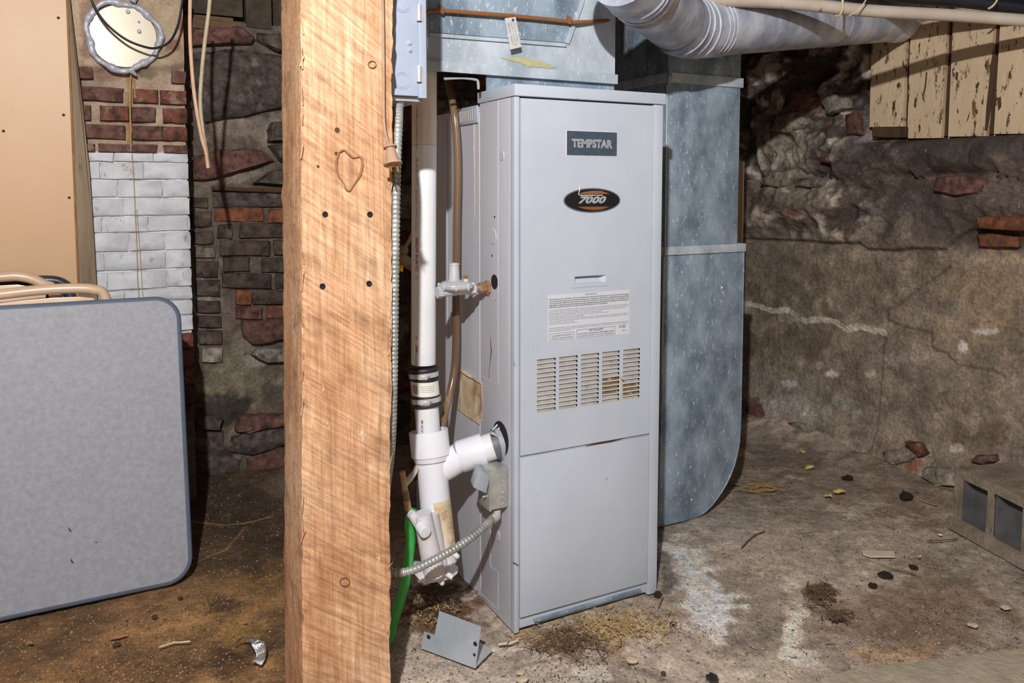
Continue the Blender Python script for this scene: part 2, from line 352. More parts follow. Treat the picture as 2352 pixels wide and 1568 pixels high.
# the post: sawn timber with diagonal saw marks
def post_mat():
    m = bpy.data.materials.new('sawn_timber'); m.use_nodes = True; nt = m.node_tree; N = nt.nodes; L = nt.links; b = N['Principled BSDF']
    b.inputs['Roughness'].default_value = .8; b.inputs['Specular IOR Level'].default_value = .25
    tc = N.new('ShaderNodeTexCoord')
    def vec(rot, st):
        r = N.new('ShaderNodeMapping'); r.inputs['Rotation'].default_value = rot; L.new(tc.outputs['Object'], r.inputs[0])
        k = N.new('ShaderNodeMapping'); k.inputs['Scale'].default_value = st; L.new(r.outputs[0], k.inputs[0]); return k.outputs[0]
    def noise(v, sc, det=6, rg=.6, dist=0):
        q = N.new('ShaderNodeTexNoise'); q.inputs['Scale'].default_value = sc; q.inputs['Detail'].default_value = det; q.inputs['Roughness'].default_value = rg; q.inputs['Distortion'].default_value = dist
        L.new(v, q.inputs['Vector']); return q.outputs['Fac']
    def ramp(f, stops):
        q = N.new('ShaderNodeValToRGB'); e = q.color_ramp.elements
        while len(e) < len(stops): e.new(.5)
        for el, (p, c) in zip(e, stops): el.position = p; el.color = c
        L.new(f, q.inputs[0]); return q.outputs[0]
    def mix(f, a, c, mode='MIX'):
        q = N.new('ShaderNodeMix'); q.data_type = 'RGBA'; q.blend_type = mode
        if isinstance(f, (int, float)): q.inputs[0].default_value = f
        else: L.new(f, q.inputs[0])
        L.new(a, q.inputs[6])
        if isinstance(c, tuple): q.inputs[7].default_value = c
        else: L.new(c, q.inputs[7])
        return q.outputs[2]
    big = ramp(noise(vec((0, 0, 0), (1, 1, .45)), 9, 5), [(.3, srgb((188, 142, 106))), (.5, srgb((216, 178, 144))), (.72, srgb((232, 206, 178)))])
    grain = noise(vec((0, 0, 0), (1, 1, .05)), 120, 8, .7, .6); saw = noise(vec((0, -.62, 0), (.06, 1, 1)), 170, 5, .7, .3)
    dk = ramp(noise(vec((0, -.5, 0), (.5, 1, 1.4)), 14, 7, .65), [(.52, (0, 0, 0, 1)), (.7, (.6, .6, .6, 1))])
    cur = mix(dk, big, srgb((124, 92, 72)))
    cur = mix(1., cur, ramp(grain, [(.32, (.64, .57, .5, 1)), (.66, (1.12, 1.1, 1.08, 1))]), 'MULTIPLY')
    cur = mix(1., cur, ramp(saw, [(.34, (.70, .62, .55, 1)), (.62, (1.12, 1.1, 1.08, 1))]), 'MULTIPLY')
    pale = ramp(noise(vec((0, 0, 0), (1, 1, .6)), 34, 6, .7), [(.66, (0, 0, 0, 1)), (.72, (.7, .7, .7, 1))]); cur = mix(pale, cur, srgb((236, 220, 200)))
    L.new(cur, b.inputs['Base Color'])
    ad = N.new('ShaderNodeMath'); ad.operation = 'ADD'; L.new(grain, ad.inputs[0]); L.new(saw, ad.inputs[1])
    bp = N.new('ShaderNodeBump'); bp.inputs['Strength'].default_value = 1; bp.inputs['Distance'].default_value = .0022; L.new(ad.outputs[0], bp.inputs['Height']); L.new(bp.outputs[0], b.inputs['Normal'])
    return m
m_post = post_mat()
# ================================================================== STRUCTURE
AW, BW, BP = 2.46, 2.80, 2.62       # right wall plane, back wall plane, pillar face
A0, B0, FT = .784, 1.494, 1.196     # furnace corner and height
def ax(lo, hi, st, ext):            # fine spacing inside, coarse outside
    l = [ext[0]+(lo-ext[0])*i/10 for i in range(10)]; h = [hi+(ext[1]-hi)*i/10 for i in range(1, 11)]
    return np.array(l+list(np.arange(lo, hi+1e-6, st))+h)
# ---- floor
def tofl(px, py): return P(px, py, z=0)[:2]
def floor_fn(U, V):
    big = fbm(U*1.6, V*1.6, 1, 4); md = fbm(U*6, V*6, 2, 5); fi = fbm(U*40, V*40, 5, 3)
    Z = (big-.5)*.02+(md-.5)*.012+(fi-.5)*.004
    C = np.ones(U.shape+(3,))*np.array((146, 133, 120.))
    wl = 1-sst(-.03, .08, U-.44-(V-1.4)*.02+(md-.5)*.15)   # damp brown soil left of the post
    soil = np.array((118, 88, 56.))*(.35+1.15*md[..., None])
    C = C*(1-wl[..., None])+soil*wl[..., None]
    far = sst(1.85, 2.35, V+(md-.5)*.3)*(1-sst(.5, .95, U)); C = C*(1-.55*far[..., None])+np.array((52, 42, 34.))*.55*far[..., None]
    C *= (.74+.52*md)[..., None]*(.9+.2*fi)[..., None]
    bl = [(1120, 1540, 260, 50, (160, 150, 140), .7), (960, 1520, 60, 70, (158, 146, 132), .6), (1010, 1400, 110, 55, (84, 60, 42), .85), (1000, 1350, 60, 30, (50, 38, 28), .8),
          (1330, 1460, 140, 50, (118, 96, 72), .7), (1440, 1440, 120, 36, (168, 146, 104), .7), (1250, 1450, 60, 20, (150, 120, 80), .5),
          (1560, 1270, 60, 50, (196, 192, 188), .6), (1600, 1330, 50, 60, (196, 190, 186), .75), (1640, 1390, 60, 50, (206, 202, 196), .8), (1650, 1440, 40, 40, (200, 196, 192), .7),
          (1530, 1300, 20, 60, (84, 78, 74), .7), (1545, 1330, 30, 30, (96, 90, 86), .6), (1560, 1400, 30, 40, (150, 130, 110), .4),
          (1830, 1360, 26, 60, (190, 178, 160), .6), (1820, 1450, 24, 50, (196, 184, 168), .7), (1850, 1500, 60, 26, (190, 182, 172), .7), (1700, 1530, 140, 40, (176, 164, 146), .5),
          (1880, 1362, 30, 22, (82, 64, 48), .85), (1920, 1414, 24, 9, (94, 74, 54), .8), (2000, 1420, 150, 60, (112, 90, 70), .5), (2160, 1400, 160, 110, (108, 88, 70), .6),
          (1920, 1100, 200, 60, (108, 94, 80), .55), (1800, 1050, 100, 40, (96, 82, 70), .5), (1760, 1160, 90, 20, (138, 130, 122), .6), (1960, 1150, 50, 24, (176, 164, 152), .4),
          (2100, 1150, 120, 60, (104, 86, 70), .5), (2060, 1500, 110, 30, (160, 124, 84), .5), (1680, 1210, 80, 60, (140, 132, 124), .5),
          (1920, 1222, 18, 10, (196, 194, 190), .7), (1910, 1278, 12, 6, (190, 188, 184), .6), (1370, 1540, 60, 20, (176, 172, 164), .6), (1130, 1485, 60, 10, (206, 196, 184), .5),
          (250, 1470, 200, 50, (116, 84, 54), .5), (560, 1440, 60, 40, (134, 104, 56), .6), (450, 1400, 60, 30, (120, 96, 54), .5), (600, 1330, 60, 30, (112, 86, 44), .6), (520, 1520, 60, 30, (62, 42, 24), .6),
          (500, 1380, 50, 25, (54, 38, 24), .7), (540, 1290, 90, 20, (56, 44, 30), .6), (520, 1140, 120, 40, (40, 34, 28), .5), (100, 1540, 200, 40, (98, 70, 44), .5)]
    blobs(U, V, C, bl, tofl)
    for pts, wdt, col in [([(430, 1190), (520, 1198), (560, 1192), (625, 1178)], .004, (150, 122, 76)), ([(565, 1200), (520, 1255), (440, 1290)], .003, (140, 112, 74)),
                          ([(1530, 1245), (1560, 1262), (1580, 1300), (1640, 1330), (1655, 1380)], .012, (206, 202, 198)), ([(1800, 1500), (1820, 1430), (1850, 1400)], .010, (200, 190, 175)),
                          ([(1180, 1520), (1330, 1500), (1480, 1530), (1560, 1568)], .004, (112, 100, 90)), ([(1480, 1230), (1540, 1260)], .01, (196, 192, 188))]:
        d = dline(U, V, [tofl(*q) for q in pts]); m = (1-sst(wdt*.6, wdt*1.6, d+(fi-.5)*wdt*2))*.8
        C = C*(1-m[..., None])+np.array(col, float)*m[..., None]
    # soil heaped against the right wall's foot and the back wall's
    Z += .05*sst(2.2, 2.46, U)*(.5+md)+.03*sst(2.55, 2.8, V)
    return U, V, Z-.006, C
relief('floor', ax(-.5, 2.62, .0062, (-2.6, 2.9)), ax(.75, 2.95, .0062, (-2.4, 3.2)), floor_fn, m_floor)
# ---- right wall : rendered rubble
def torw(px, py): return P(px, py, a=AW)[1:]
edge1 = [torw(*q) for q in [(1700, 545), (1770, 548), (1870, 552), (1900, 556), (1985, 556), (1998, 570), (2060, 573), (2110, 568), (2180, 570), (2200, 545), (2230, 528), (2290, 524), (2352, 532), (2420, 545)]]
edge2 = [torw(*q) for q in [(1700, 695), (1740, 702), (1770, 714), (1810, 712), (1845, 738), (1880, 733), (1915, 738), (1945, 756), (1970, 750), (2030, 764)]]
edge3 = [torw(*q) for q in [(2035, 735), (2035, 712), (2062, 700), (2100, 670), (2150, 635), (2182, 612)]]
edge4 = [torw(*q) for q in [(2035, 735), (2080, 752), (2140, 765), (2140, 800), (2170, 810), (2200, 838), (2280, 850), (2310, 866)]]
def rw_fn(U, V):   # U = b, V = z
    zt = 1.5
    wx = (fbm(U*3, V*3, 21, 3)-.5)*.25; wy = (fbm(U*3, V*3, 31, 3)-.5)*.2
    n1 = fbm((U+wx)*5, (V+wy)*8, 4, 5); n2 = fbm(U*14, V*20, 6, 5); n3 = fbm(U*50, V*60, 8, 3)
    rid = 1-np.abs(2*fbm((U+wx)*7, (V+wy)*10, 12, 4)-1)
    zc = P(1900, 556, a=AW)[2]
    up = sst(zc-.02, zc+.05, V)
    rub = up*sst(1.75, 2.0, U+wx*.6)                           # bare rubble upper left
    H = (n1-.5)*.05*(.35+up)+(n2-.5)*.02*(.3+.7*up)+(n3-.5)*.005+rub*(rid-.7)*.07
    bb, zz = torw(2120, 345); H += .05*np.exp(-((V-zz+.02)/.09)**2)*sst(2.3, 1.9, U)   # rounded shelf under the boards
    bb, zz = torw(2100, 470); H += .025*np.exp(-((V-zz)/.05)**2)
    H -= .03*np.exp(-((V-torw(2000, 405)[1])/.02)**2)*(n2 > .45)*1.
    H += .05*(1-sst(.0, .16, V-(n1-.5)*.1))+.02*(1-sst(.05, .4, V))
    def yline(pts):
        pts = sorted(tuple(p) for p in pts); return np.interp(U, [p[0] for p in pts], [p[1] for p in pts])
    e1 = yline(edge1); e2 = yline(edge2)
    zl = torw(2200, 318)[1]; mk = sst(zl-.01, zl+.012, V)*sst(1.20, 1.25, U)*sst(1.99, 1.955, U); H = H*(1-mk)+(-.012)*mk
    H += .014*sst(-.004, .004, V-e1)*(1-mk)
    H -= .009*sst(.003, -.003, V-e2)*(U > edge2[-1][0])
    d4 = dline(U, V, edge3+[]); H -= .007*(1-sst(.002, .007, d4))
    d5 = dline(U, V, edge4); H -= .006*(1-sst(.002, .006, d5))
    C = np.ones(U.shape+(3,))*np.array((126, 114, 101.))
    C *= (.74+.52*n2)[..., None]
    mu = up[..., None]; C = C*(1-mu)+np.array((74, 64, 58.))*(.7+.65*n1)[..., None]*mu
    pale = (rub*sst(.6, .85, rid)*sst(.42, .6, n2))[..., None]*.8; C = C*(1-pale)+np.array((196, 184, 170.))*pale
    bl = [(1760, 620, 110, 90, (98, 86, 72), .6), (1950, 650, 160, 70, (104, 92, 76), .5), (1800, 790, 110, 45, (92, 80, 66), .6), (2270, 640, 130, 110, (140, 122, 96), .6), (2250, 760, 140, 60, (144, 126, 102), .5),
          (2230, 340, 200, 40, (58, 52, 48), .7), (1980, 360, 100, 40, (60, 54, 50), .6), (2060, 480, 160, 50, (84, 76, 72), .5), (1850, 470, 110, 40, (74, 62, 54), .6), (2210, 425, 60, 26, (110, 92, 80), .8), (2180, 410, 90, 10, (104, 72, 62), .5),
          (1800, 400, 90, 60, (142, 130, 116), .5), (1780, 300, 60, 70, (128, 116, 108), .45), (1905, 230, 34, 40, (150, 136, 124), .6), (1840, 330, 50, 50, (150, 140, 124), .5), (1985, 290, 26, 60, (88, 82, 88), .6),
          (1880, 245, 36, 22, (96, 66, 56), .6), (1960, 300, 14, 30, (96, 66, 54), .6), (1845, 490, 18, 12, (150, 106, 96), .7), (2020, 520, 40, 26, (138, 126, 112), .6), (2085, 520, 22, 26, (140, 128, 114), .5),
          (1770, 520, 60, 20, (126, 112, 100), .5), (1800, 880, 120, 40, (132, 126, 114), .5), (1840, 930, 110, 34, (158, 154, 148), .6), (1780, 960, 60, 22, (180, 176, 170), .6), (1850, 1000, 70, 18, (190, 180, 168), .55), (1930, 1020, 50, 18, (168, 152, 132), .6),
          (2060, 1040, 60, 18, (150, 134, 112), .6), (2050, 1090, 70, 20, (184, 168, 148), .6), (2150, 1100, 50, 24, (190, 176, 156), .6), (1820, 880, 20, 8, (186, 184, 186), .8), (1905, 858, 16, 8, (210, 204, 198), .8), (1880, 840, 12, 10, (190, 160, 140), .6),
          (1990, 860, 16, 8, (196, 184, 166), .6), (2080, 820, 60, 16, (150, 142, 132), .6), (2240, 900, 90, 40, (112, 98, 84), .5), (2100, 920, 90, 34, (104, 94, 84), .5), (2250, 1000, 100, 40, (104, 88, 74), .6), (2240, 985, 14, 20, (176, 160, 140), .5),
          (2210, 1025, 16, 10, (200, 188, 170), .7), (1745, 930, 24, 20, (86, 64, 56), .7), (2212, 795, 10, 16, (200, 194, 184), .8), (2270, 762, 30, 6, (190, 184, 178), .8), (2130, 1060, 20, 16, (150, 78, 50), .6)]
    blobs(U, V, C, bl, torw)
    zz = dline(U, V, edge2); m = (1-sst(.006, .014, zz+(n3-.5)*.01))[..., None]*.95*(U[..., None] > edge2[-1][0]-.02); C = C*(1-m)+np.array((222, 206, 180.))*m
    m = (1-sst(.001, .007, np.abs(V-e1+.003)))[..., None]*.7; C = C*(1-m)+np.array((40, 34, 30.))*m
    for e, k in ((edge3, .6), (edge4, .6)):
        m = (1-sst(.001, .005, dline(U, V, e)))[..., None]*k; C = C*(1-m)+np.array((70, 58, 46.))*m
    return AW-H, U, V, C
relief('wall_right', ax(1.0, 2.86, .006, (-2.4, 3.1)), np.arange(-.06, 1.62, .006), rw_fn, m_rwall)
WR = bpy.data.objects['wall_right']
# ---- back wall : mortar bed, stones and bricks
def tobw(px, py): return P(px, py, b=BW)[::2]
def bw_fn(U, V):   # U = a, V = z
    n1 = fbm(U*6, V*6, 41, 4); n2 = fbm(U*20, V*20, 42, 4); n3 = fbm(U*60, V*60, 43, 2)
    H = (n1-.5)*.03+(n2-.5)*.015+(n3-.5)*.004+.03*(1-sst(0, .2, V))
    C = np.ones(U.shape+(3,))*np.array((104, 92, 82.)); C *= (.75+.5*n2)[..., None]
    bl = [(560, 285, 110, 40, (142, 130, 120), .9), (540, 405, 90, 14, (140, 126, 116), .9), (530, 90, 70, 30, (120, 104, 94), .7), (540, 880, 110, 50, (132, 122, 102), .95), (560, 800, 60, 40, (134, 124, 110), .8),
          (600, 825, 50, 14, (168, 158, 148), .8), (500, 700, 14, 90, (134, 122, 112), .7), (470, 690, 24, 60, (168, 168, 170), .6), (480, 560, 20, 100, (100, 88, 78), .6), (500, 960, 80, 60, (54, 46, 42), .8), (480, 1060, 60, 40, (40, 34, 30), .7), (600, 1090, 60, 20, (96, 82, 66), .6),
          (540, 1000, 16, 40, (150, 136, 124), .6), (560, 180, 100, 60, (84, 74, 70), .6)]
    blobs(U, V, C, bl, tobw)
    return U, BW-H, V, C
relief('wall_back', ax(-.2, 1.1, .008, (-2.6, 2.7)), np.arange(-.06, 1.53, .008), bw_fn, m_bwall)
WB = bpy.data.objects['wall_back']
def chunk(name, poly, nrm, dep, mat, parent, jit=.002, n=3, dome=.55, ins=.9, seed=0):
    """irregular stone or brick: outline points in 3-D, pushed out along nrm"""
    rd = random.Random(seed*7+len(poly)); pts = []
    k = len(poly); poly = [np.array(p, float) for p in poly]
    for i in range(k):
        for j in range(n): pts.append(poly[i]+(poly[(i+1) % k]-poly[i])*j/n+np.array([rd.uniform(-jit, jit) for _ in range(3)]))
    c = sum(pts)/len(pts); nrm = np.array(nrm, float); K = len(pts); v = []
    for s, d in ((1.0, -.02), (1.0, dep*dome), (ins, dep)):
        for p in pts: v.append(c+(p-c)*s+nrm*(d+(rd.uniform(-jit, jit) if d > 0 else 0)))
    v.append(c+nrm*(dep+rd.uniform(0, jit*2)))
    f = [(r*K+i, r*K+(i+1) % K, (r+1)*K+(i+1) % K, (r+1)*K+i) for r in range(2) for i in range(K)]+[(2*K+i, 2*K+(i+1) % K, 3*K) for i in range(K)]
    return obj(name, MB().add(v, f), mat, parent, angle=60)
def rectpx(x0, y0, x1, y1, pl, sk=0.): return [P(x0, y1, **pl), P(x1, y1-sk, **pl), P(x1, y0-sk, **pl), P(x0, y0, **pl)]
BWp = dict(b=BW-.004)
sd = 0
for x0, y0, x1, y1, mt in [(493, 478, 605, 509, m_brick_orange), (616, 480, 720, 511, m_brick_orange), (499, 515, 534, 548, m_brick_dark), (550, 513, 660, 546, m_brick_dark), (505, 553, 620, 586, m_brick_dark), (628, 551, 730, 585, m_brick_dark),
        (512, 590, 572, 623, m_brick_dark), (600, 592, 700, 624, m_brick_dark), (510, 628, 622, 661, m_brick_dark), (632, 627, 730, 660, m_brick_dark), (541, 666, 576, 699, m_brick_orange), (580, 665, 690, 698, m_brick_dark), (540, 703, 602, 731, m_stone_red), (612, 701, 720, 729, m_brick_red),
        (488, 441, 652, 476, m_stone_grey), (438, 453, 477, 477, m_brick_dark), (440, 485, 486, 520, m_brick_dark), (443, 532, 489, 560, m_brick_dark), (446, 566, 492, 592, m_cement), (448, 600, 500, 636, m_brick_dark), (450, 642, 504, 680, m_brick_dark), (452, 690, 506, 718, m_brick_dark), (455, 724, 508, 750, m_brick_dark),
        (457, 758, 509, 790, m_brick_orange), (462, 798, 511, 831, m_stone_buff), (474, 990, 512, 1030, m_brick_dark), (440, 1000, 468, 1034, m_brick_dark)]:
    sd += 1; mt = m_brick_dark if (mt is m_brick_orange and sd > 20) else (m_stone_dark if mt is m_stone_grey else mt)
    chunk('brick', rectpx(x0, y0, x1, y1, BWp), (0, -1, 0), .014, mt, WB, .0022, 2, .6, .93, sd)
for pl, mt in [([(436, 112), (436, 70), (480, 63), (545, 62), (584, 84), (578, 100), (520, 104)], m_stone_red), ([(440, 245), (446, 125), (520, 112), (600, 122), (700, 140), (720, 250), (640, 248), (560, 268), (470, 280)], m_stone_dark),
               ([(590, 92), (590, 78), (660, 78), (700, 120), (640, 122)], m_stone_dark), ([(438, 415), (440, 358), (500, 346), (560, 338), (610, 350), (626, 372), (560, 388), (490, 412)], m_stone_red),
               ([(612, 300), (622, 280), (700, 284), (700, 324), (614, 326)], m_stone_dark), ([(614, 332), (700, 334), (700, 376), (640, 372)], m_stone_dark), ([(580, 424), (620, 392), (700, 384), (700, 424)], m_stone_dark),
               ([(552, 735), (640, 731), (730, 733), (730, 770), (640, 778), (580, 792), (556, 770)], m_stone_red), ([(575, 812), (590, 796), (700, 788), (700, 830), (600, 832)], m_stone_grey), ([(536, 990), (545, 954), (640, 948), (720, 950), (720, 965), (640, 973), (560, 992)], m_stone_red),
               ([(526, 1032), (530, 1000), (570, 988), (640, 976), (720, 972), (720, 1012), (640, 1022), (570, 1045)], m_stone_dark), ([(572, 1085), (560, 1052), (640, 1026), (720, 1018), (720, 1080), (640, 1090)], m_stone_red),
               ([(436, 1080), (440, 1040), (500, 1036), (550, 1050), (552, 1084), (500, 1092)], m_stone_dark), ([(440, 985), (446, 950), (510, 960), (505, 984)], m_stone_dark)]:
    sd += 1; chunk('stone', [P(x, y, **BWp) for x, y in pl], (0, -1, 0), .035, mt, WB, .004, 2, .4, .84, sd)
# same rubble carried on behind the furnace and past the pillar
for i in range(9):
    for j in range(3):
        a0 = .78+j*.26+(i % 2)*.1; z0 = .06+i*.16
        sd += 1; q = [(a0, z0), (a0+.22, z0+.01), (a0+.235, z0+.12), (a0+.12, z0+.135), (a0-.005, z0+.125)]
        chunk('stone', [(x, BW-.004, z) for x, z in q], (0, -1, 0), .03, (m_stone_dark, m_stone_red, m_stone_grey)[(i+j) % 3], WB, .006, 2, .4, .84, sd)
# iron lintel bar let into the back wall
bar = MB(); q = P(486, 432, b=BW-.03); q2 = P(700, 441, b=BW-.03); bar.tube([q, q2], .007, 8); obj('lintel_bar', bar, m_rust_dark, WB)
# exposed stones and bricks on the right wall
def rwc(name, pl, mt, dep=.02, off=.03):
    global sd; sd += 1
    return chunk(name, [P(x, y, a=AW-off) for x, y in pl], (-1, 0, 0), dep, mt, WR, .003, 2, .5, .86, sd)
rwc('brick', [(2252, 526), (2246, 498), (2290, 496), (2420, 500), (2420, 532)], m_brick_orange, .012, .055)
rwc('brick', [(2248, 566), (2244, 540), (2280, 535), (2340, 545), (2338, 570)], m_brick_orange, .010, .012)
rwc('brick', [(1886, 372), (1888, 360), (1912, 358), (1914, 374)], m_brick_red, .012, .045)
rwc('stone', [(1905, 262), (1890, 236), (1918, 212), (1948, 226), (1950, 250)], m_stone_grey, .02, .03)
rwc('stone', [(1775, 300), (1790, 262), (1835, 258), (1850, 286), (1815, 306)], m_stone_buff, .02, .03)
rwc('stone', [(1800, 250), (1815, 215), (1860, 200), (1878, 225), (1850, 250)], m_stone_red, .02, .03)
rwc('stone', [(1745, 425), (1770, 396), (1835, 388), (1850, 408), (1800, 430)], m_stone_buff, .02, .035)
rwc('stone', [(1950, 310), (1946, 262), (1972, 256), (1976, 308)], m_stone_red, .016, .03)
rwc('stone', [(2150, 440), (2158, 408), (2230, 402), (2275, 414), (2262, 446), (2200, 450)], m_stone_red, .022, .04)
rwc('stone', [(1828, 428), (1850, 410), (1900, 412), (1890, 430)], m_stone_grey, .016, .035)
rwc('stone', [(1722, 960), (1716, 934), (1742, 928), (1760, 950), (1750, 970)], m_stone_red, .016, .05)
rwc('stone', [(1800, 985), (1810, 968), (1842, 974), (1850, 1004), (1830, 1010)], m_stone_grey, .016, .06)
rwc('stone', [(2036, 1056), (2034, 1036), (2080, 1026), (2112, 1044), (2090, 1062), (2062, 1068)], m_stone_buff, .022, .06)
rwc('brick', [(2090, 1026), (2084, 1014), (2112, 1018), (2126, 1042), (2116, 1048)], m_brick_red, .014, .065)
rwc('stone', [(2232, 1060), (2244, 1044), (2282, 1046), (2290, 1060), (2264, 1064)], m_stone_red, .014, .04)
rwc('stone', [(2120, 1092), (2130, 1072), (2190, 1084), (2200, 1112), (2160, 1116)], m_stone_buff, .02, .08)
# ---- room sides the camera does not look at, ceiling
for nm, b in (('wall_front', (-2.6, 2.9, -2.5, -2.4, -.1, 2.2)), ('wall_left', (-2.7, -2.6, -2.5, 3.2, -.1, 2.2)), ('ceiling', (-2.7, 2.95, -2.5, 3.35, 2.16, 2.24))):
    obj(nm, MB().box(*b), m_roomwall if nm != 'ceiling' else m_old, kind='structure', smooth=False)
obj('trim_1', MB().box(-2.6, 2.75, BW+.05, BW+.5, 1.2, 2.18), m_old, kind='structure', smooth=False)
obj('trim_2', MB().box(AW+.06, AW+.35, -2.4, 3.2, -.1, 2.18), m_roomwall, kind='structure', smooth=False)
obj('shade_panel', MB().box(1.36, 2.5, 1.15, 2.84, 1.61, 1.635).box(1.1, 1.3595, 1.12, 1.6, 1.61, 1.635), m_old, kind='structure', smooth=False)  # added panels out of view, shading the top of the right wall
for i in range(9):   # floor joists overhead
    a0 = -1.9+i*.52
    j = obj('ceiling_joist', MB().box(a0, a0+.06, -2.3, 3.1, 1.98, 2.17), m_old2, smooth=False, bevel=.004)
    tag(j, ['first','second','third','fourth','fifth','sixth','seventh','eighth','ninth'][i]+' dark rough-sawn floor joist from the left, overhead', 'joist', 'ceiling joists')
# boards and a joist end on top of the dark stone wall
def bd(px0, py0, px1, py1, b0, b1, lab, mt=m_old):
    p = P(px0, py1, b=b0); q = P(px1, py0, b=b0)
    return tag(obj('timber_offcut', MB().box(p[0], q[0], b0, b1, p[2], q[2]), mt, smooth=False, bevel=.003), lab, 'board')
bd(420, 52, 543, 62, BW-.01, BW+.04, 'thin dark board lying on top of the dark stone wall', m_old2)
bd(420, 41, 536, 50, BW+.0, BW+.04, 'thin dark board stacked above another board on the stone wall', m_old2)
bd(420, -60, 556, 27, BW+.0, BW+.04, 'wide dark board above the thin boards on the stone wall')
bd(566, -70, 622, 62, BW-.005, BW+.04, 'dark square joist end resting on the stone wall left of the post')
# ---- brick chimney pillar
topil = lambda x, y: P(x, y, b=BP)[::2]
PA0, PA1 = -.06, P(440, 600, b=BP)[0]
pil = thing('chimney_pillar', ((PA0+PA1)/2, BP+.08, 0), 'brick chimney pillar, red above and white painted below, with a round capped vent', 'chimney')
def pil_fn(U, V):
    n2 = fbm(U*20, V*20, 52, 4); n3 = fbm(U*60, V*60, 53, 2); n1 = fbm(U*7, V*7, 54, 4)
    H = (n2-.5)*.010+(n3-.5)*.004
    zt = topil(300, 172)[1]; z1 = topil(300, 349)[1]; z2 = topil(440, 764)[1]
    plast = sst(-.01, .03, V-zt+(n1-.5)*.12); H += .022*plast
    C = np.ones(U.shape+(3,))*np.array((156, 138, 120.)); C = C*(.8+.4*n2)[..., None]
    pc = np.array((160, 140, 118.))*(.75+.5*n1)[..., None]; C = C*(1-plast[..., None])+pc*plast[..., None]
    wm = sst(z1+.004, z1-.002, V+(n3-.5)*.012)*sst(z2-.003, z2+.003, V); wm = wm[..., None]
    C = C*(1-wm)+np.array((206, 209, 215.))*(.94+.1*n2)[..., None]*wm
    lo = (1-sst(z2-.004, z2, V))[..., None]; C = C*(1-lo)+np.array((96, 82, 72.))*(.8+.4*n2)[..., None]*lo
    bl = [(210, 60, 30, 70, (120, 96, 76), .6), (395, 60, 34, 40, (176, 156, 132), .6), (330, 165, 26, 12, (112, 104, 82), .8), (370, 150, 30, 30, (176, 160, 138), .6), (230, 130, 30, 30, (176, 158, 134), .6), (400, 110, 16, 18, (112, 72, 60), .7), (250, 170, 30, 14, (128, 90, 76), .5),
          (420, 60, 10, 20, (116, 66, 54), .6), (345, 120, 40, 14, (138, 122, 98), .6)]
    blobs(U, V, C, bl, topil)
    st = [topil(*q) for q in [(303, 160), (298, 230), (300, 300), (301, 350)]]
    m = (1-sst(.002, .016, dline(U, V, st)+(n3-.5)*.01))[..., None]*.7; C = C*(1-m)+np.array((150, 104, 50.))*m
    st = [topil(*q) for q in [(302, 350), (308, 450), (314, 560), (322, 680)]]
    m = (1-sst(.004, .026, dline(U, V, st)+(n3-.5)*.014))[..., None]*.4; C = C*(1-m)+np.array((170, 158, 124.))*m
    return U, BP+.012-H, V, C
m_ = relief('mortar_face', np.arange(PA0, PA1+.001, .006), np.arange(0, 1.6, .006), pil_fn, m_pillar, None, None)
m_.parent = pil; m_.location = tuple(-ORG[pil.name]); ORG[m_.name] = ORG[pil.name]
pf = relief('pillar_core', np.array([PA0, PA1]), np.array([0, 1.6]), lambda U, V: (U, np.full(U.shape, BP+.16), V, np.ones(U.shape+(3,))*100.), m_pillar, None, None)
bpy.data.objects.remove(pf)
core = MB().box(PA0, PA1-.002, BP+.018, BP+.16, 0, 1.6); obj('core', core, m_brick_dark, pil, smooth=False, label='dark brick sides')
PLp = dict(b=BP+.006)
rows = [(158, 188, [(150, 213), (393, 430)], m_brick_red), (205, 236, [(150, 179), (184, 283), (304, 362), (368, 430)], m_brick_red), (246, 280, [(150, 209), (229, 296), (302, 357), (374, 431)], m_brick_red), (289, 321, [(160, 288), (304, 372), (374, 431)], m_brick_red),
        (332, 350, [(160, 217), (227, 360), (376, 432)], m_brick_red)]
wr = [350, 373, 413, 454, 496, 533, 577, 620, 664, 694, 730, 767]
cuts = [[160, 262, 352, 439], [160, 230, 330, 439], [160, 270, 372, 439], [160, 284, 440], [160, 233, 340, 442], [160, 296, 380, 443], [160, 240, 380, 445], [160, 246, 384, 446], [160, 286, 446], [160, 330, 446], [160, 300, 400, 447]]
for k in range(11):
    rows.append((wr[k]+2, wr[k+1]-2, list(zip([c+1 for c in cuts[k][:-1]], [c-1 for c in cuts[k][1:]])), m_brick_white))
rows += [(775, 805, [(330, 404), (408, 447)], m_brick_red), (812, 848, [(380, 449)], m_brick_red), (856, 888, [(350, 420), (424, 449)], m_brick_red), (896, 930, [(340, 449)], m_brick_dark), (940, 975, [(340, 400), (404, 450)], m_brick_dark)]
for y0, y1, xs, mt in rows:
    for x0, x1 in xs:
        sd += 1; wht = mt is m_brick_white
        if not wht and random.random() < .35 and mt is m_brick_red: mt2 = m_stone_red
        else: mt2 = mt
        sl = -.05*(300-((x0+x1)/2)) if y0 > 430 else .0
        q = rectpx(x0, y0, x1, y1, PLp)
        zc = lambda x, y: P(x, y, **PLp)
        # keep courses level: use heights measured at mid pillar
        zb = P(320, y1, **PLp)[2]; zt = P(320, y0, **PLp)[2]
        q = [(q[0][0], BP+.006, zb), (min(q[1][0], PA1-.001), BP+.006, zb), (min(q[2][0], PA1-.001), BP+.006, zt), (q[3][0], BP+.006, zt)]
        chunk('brick', q, (0, -1, 0), .011 if not wht else .0048, mt2, pil, .0016 if not wht else .0012, 3, .6, .95 if not wht else .97, sd)
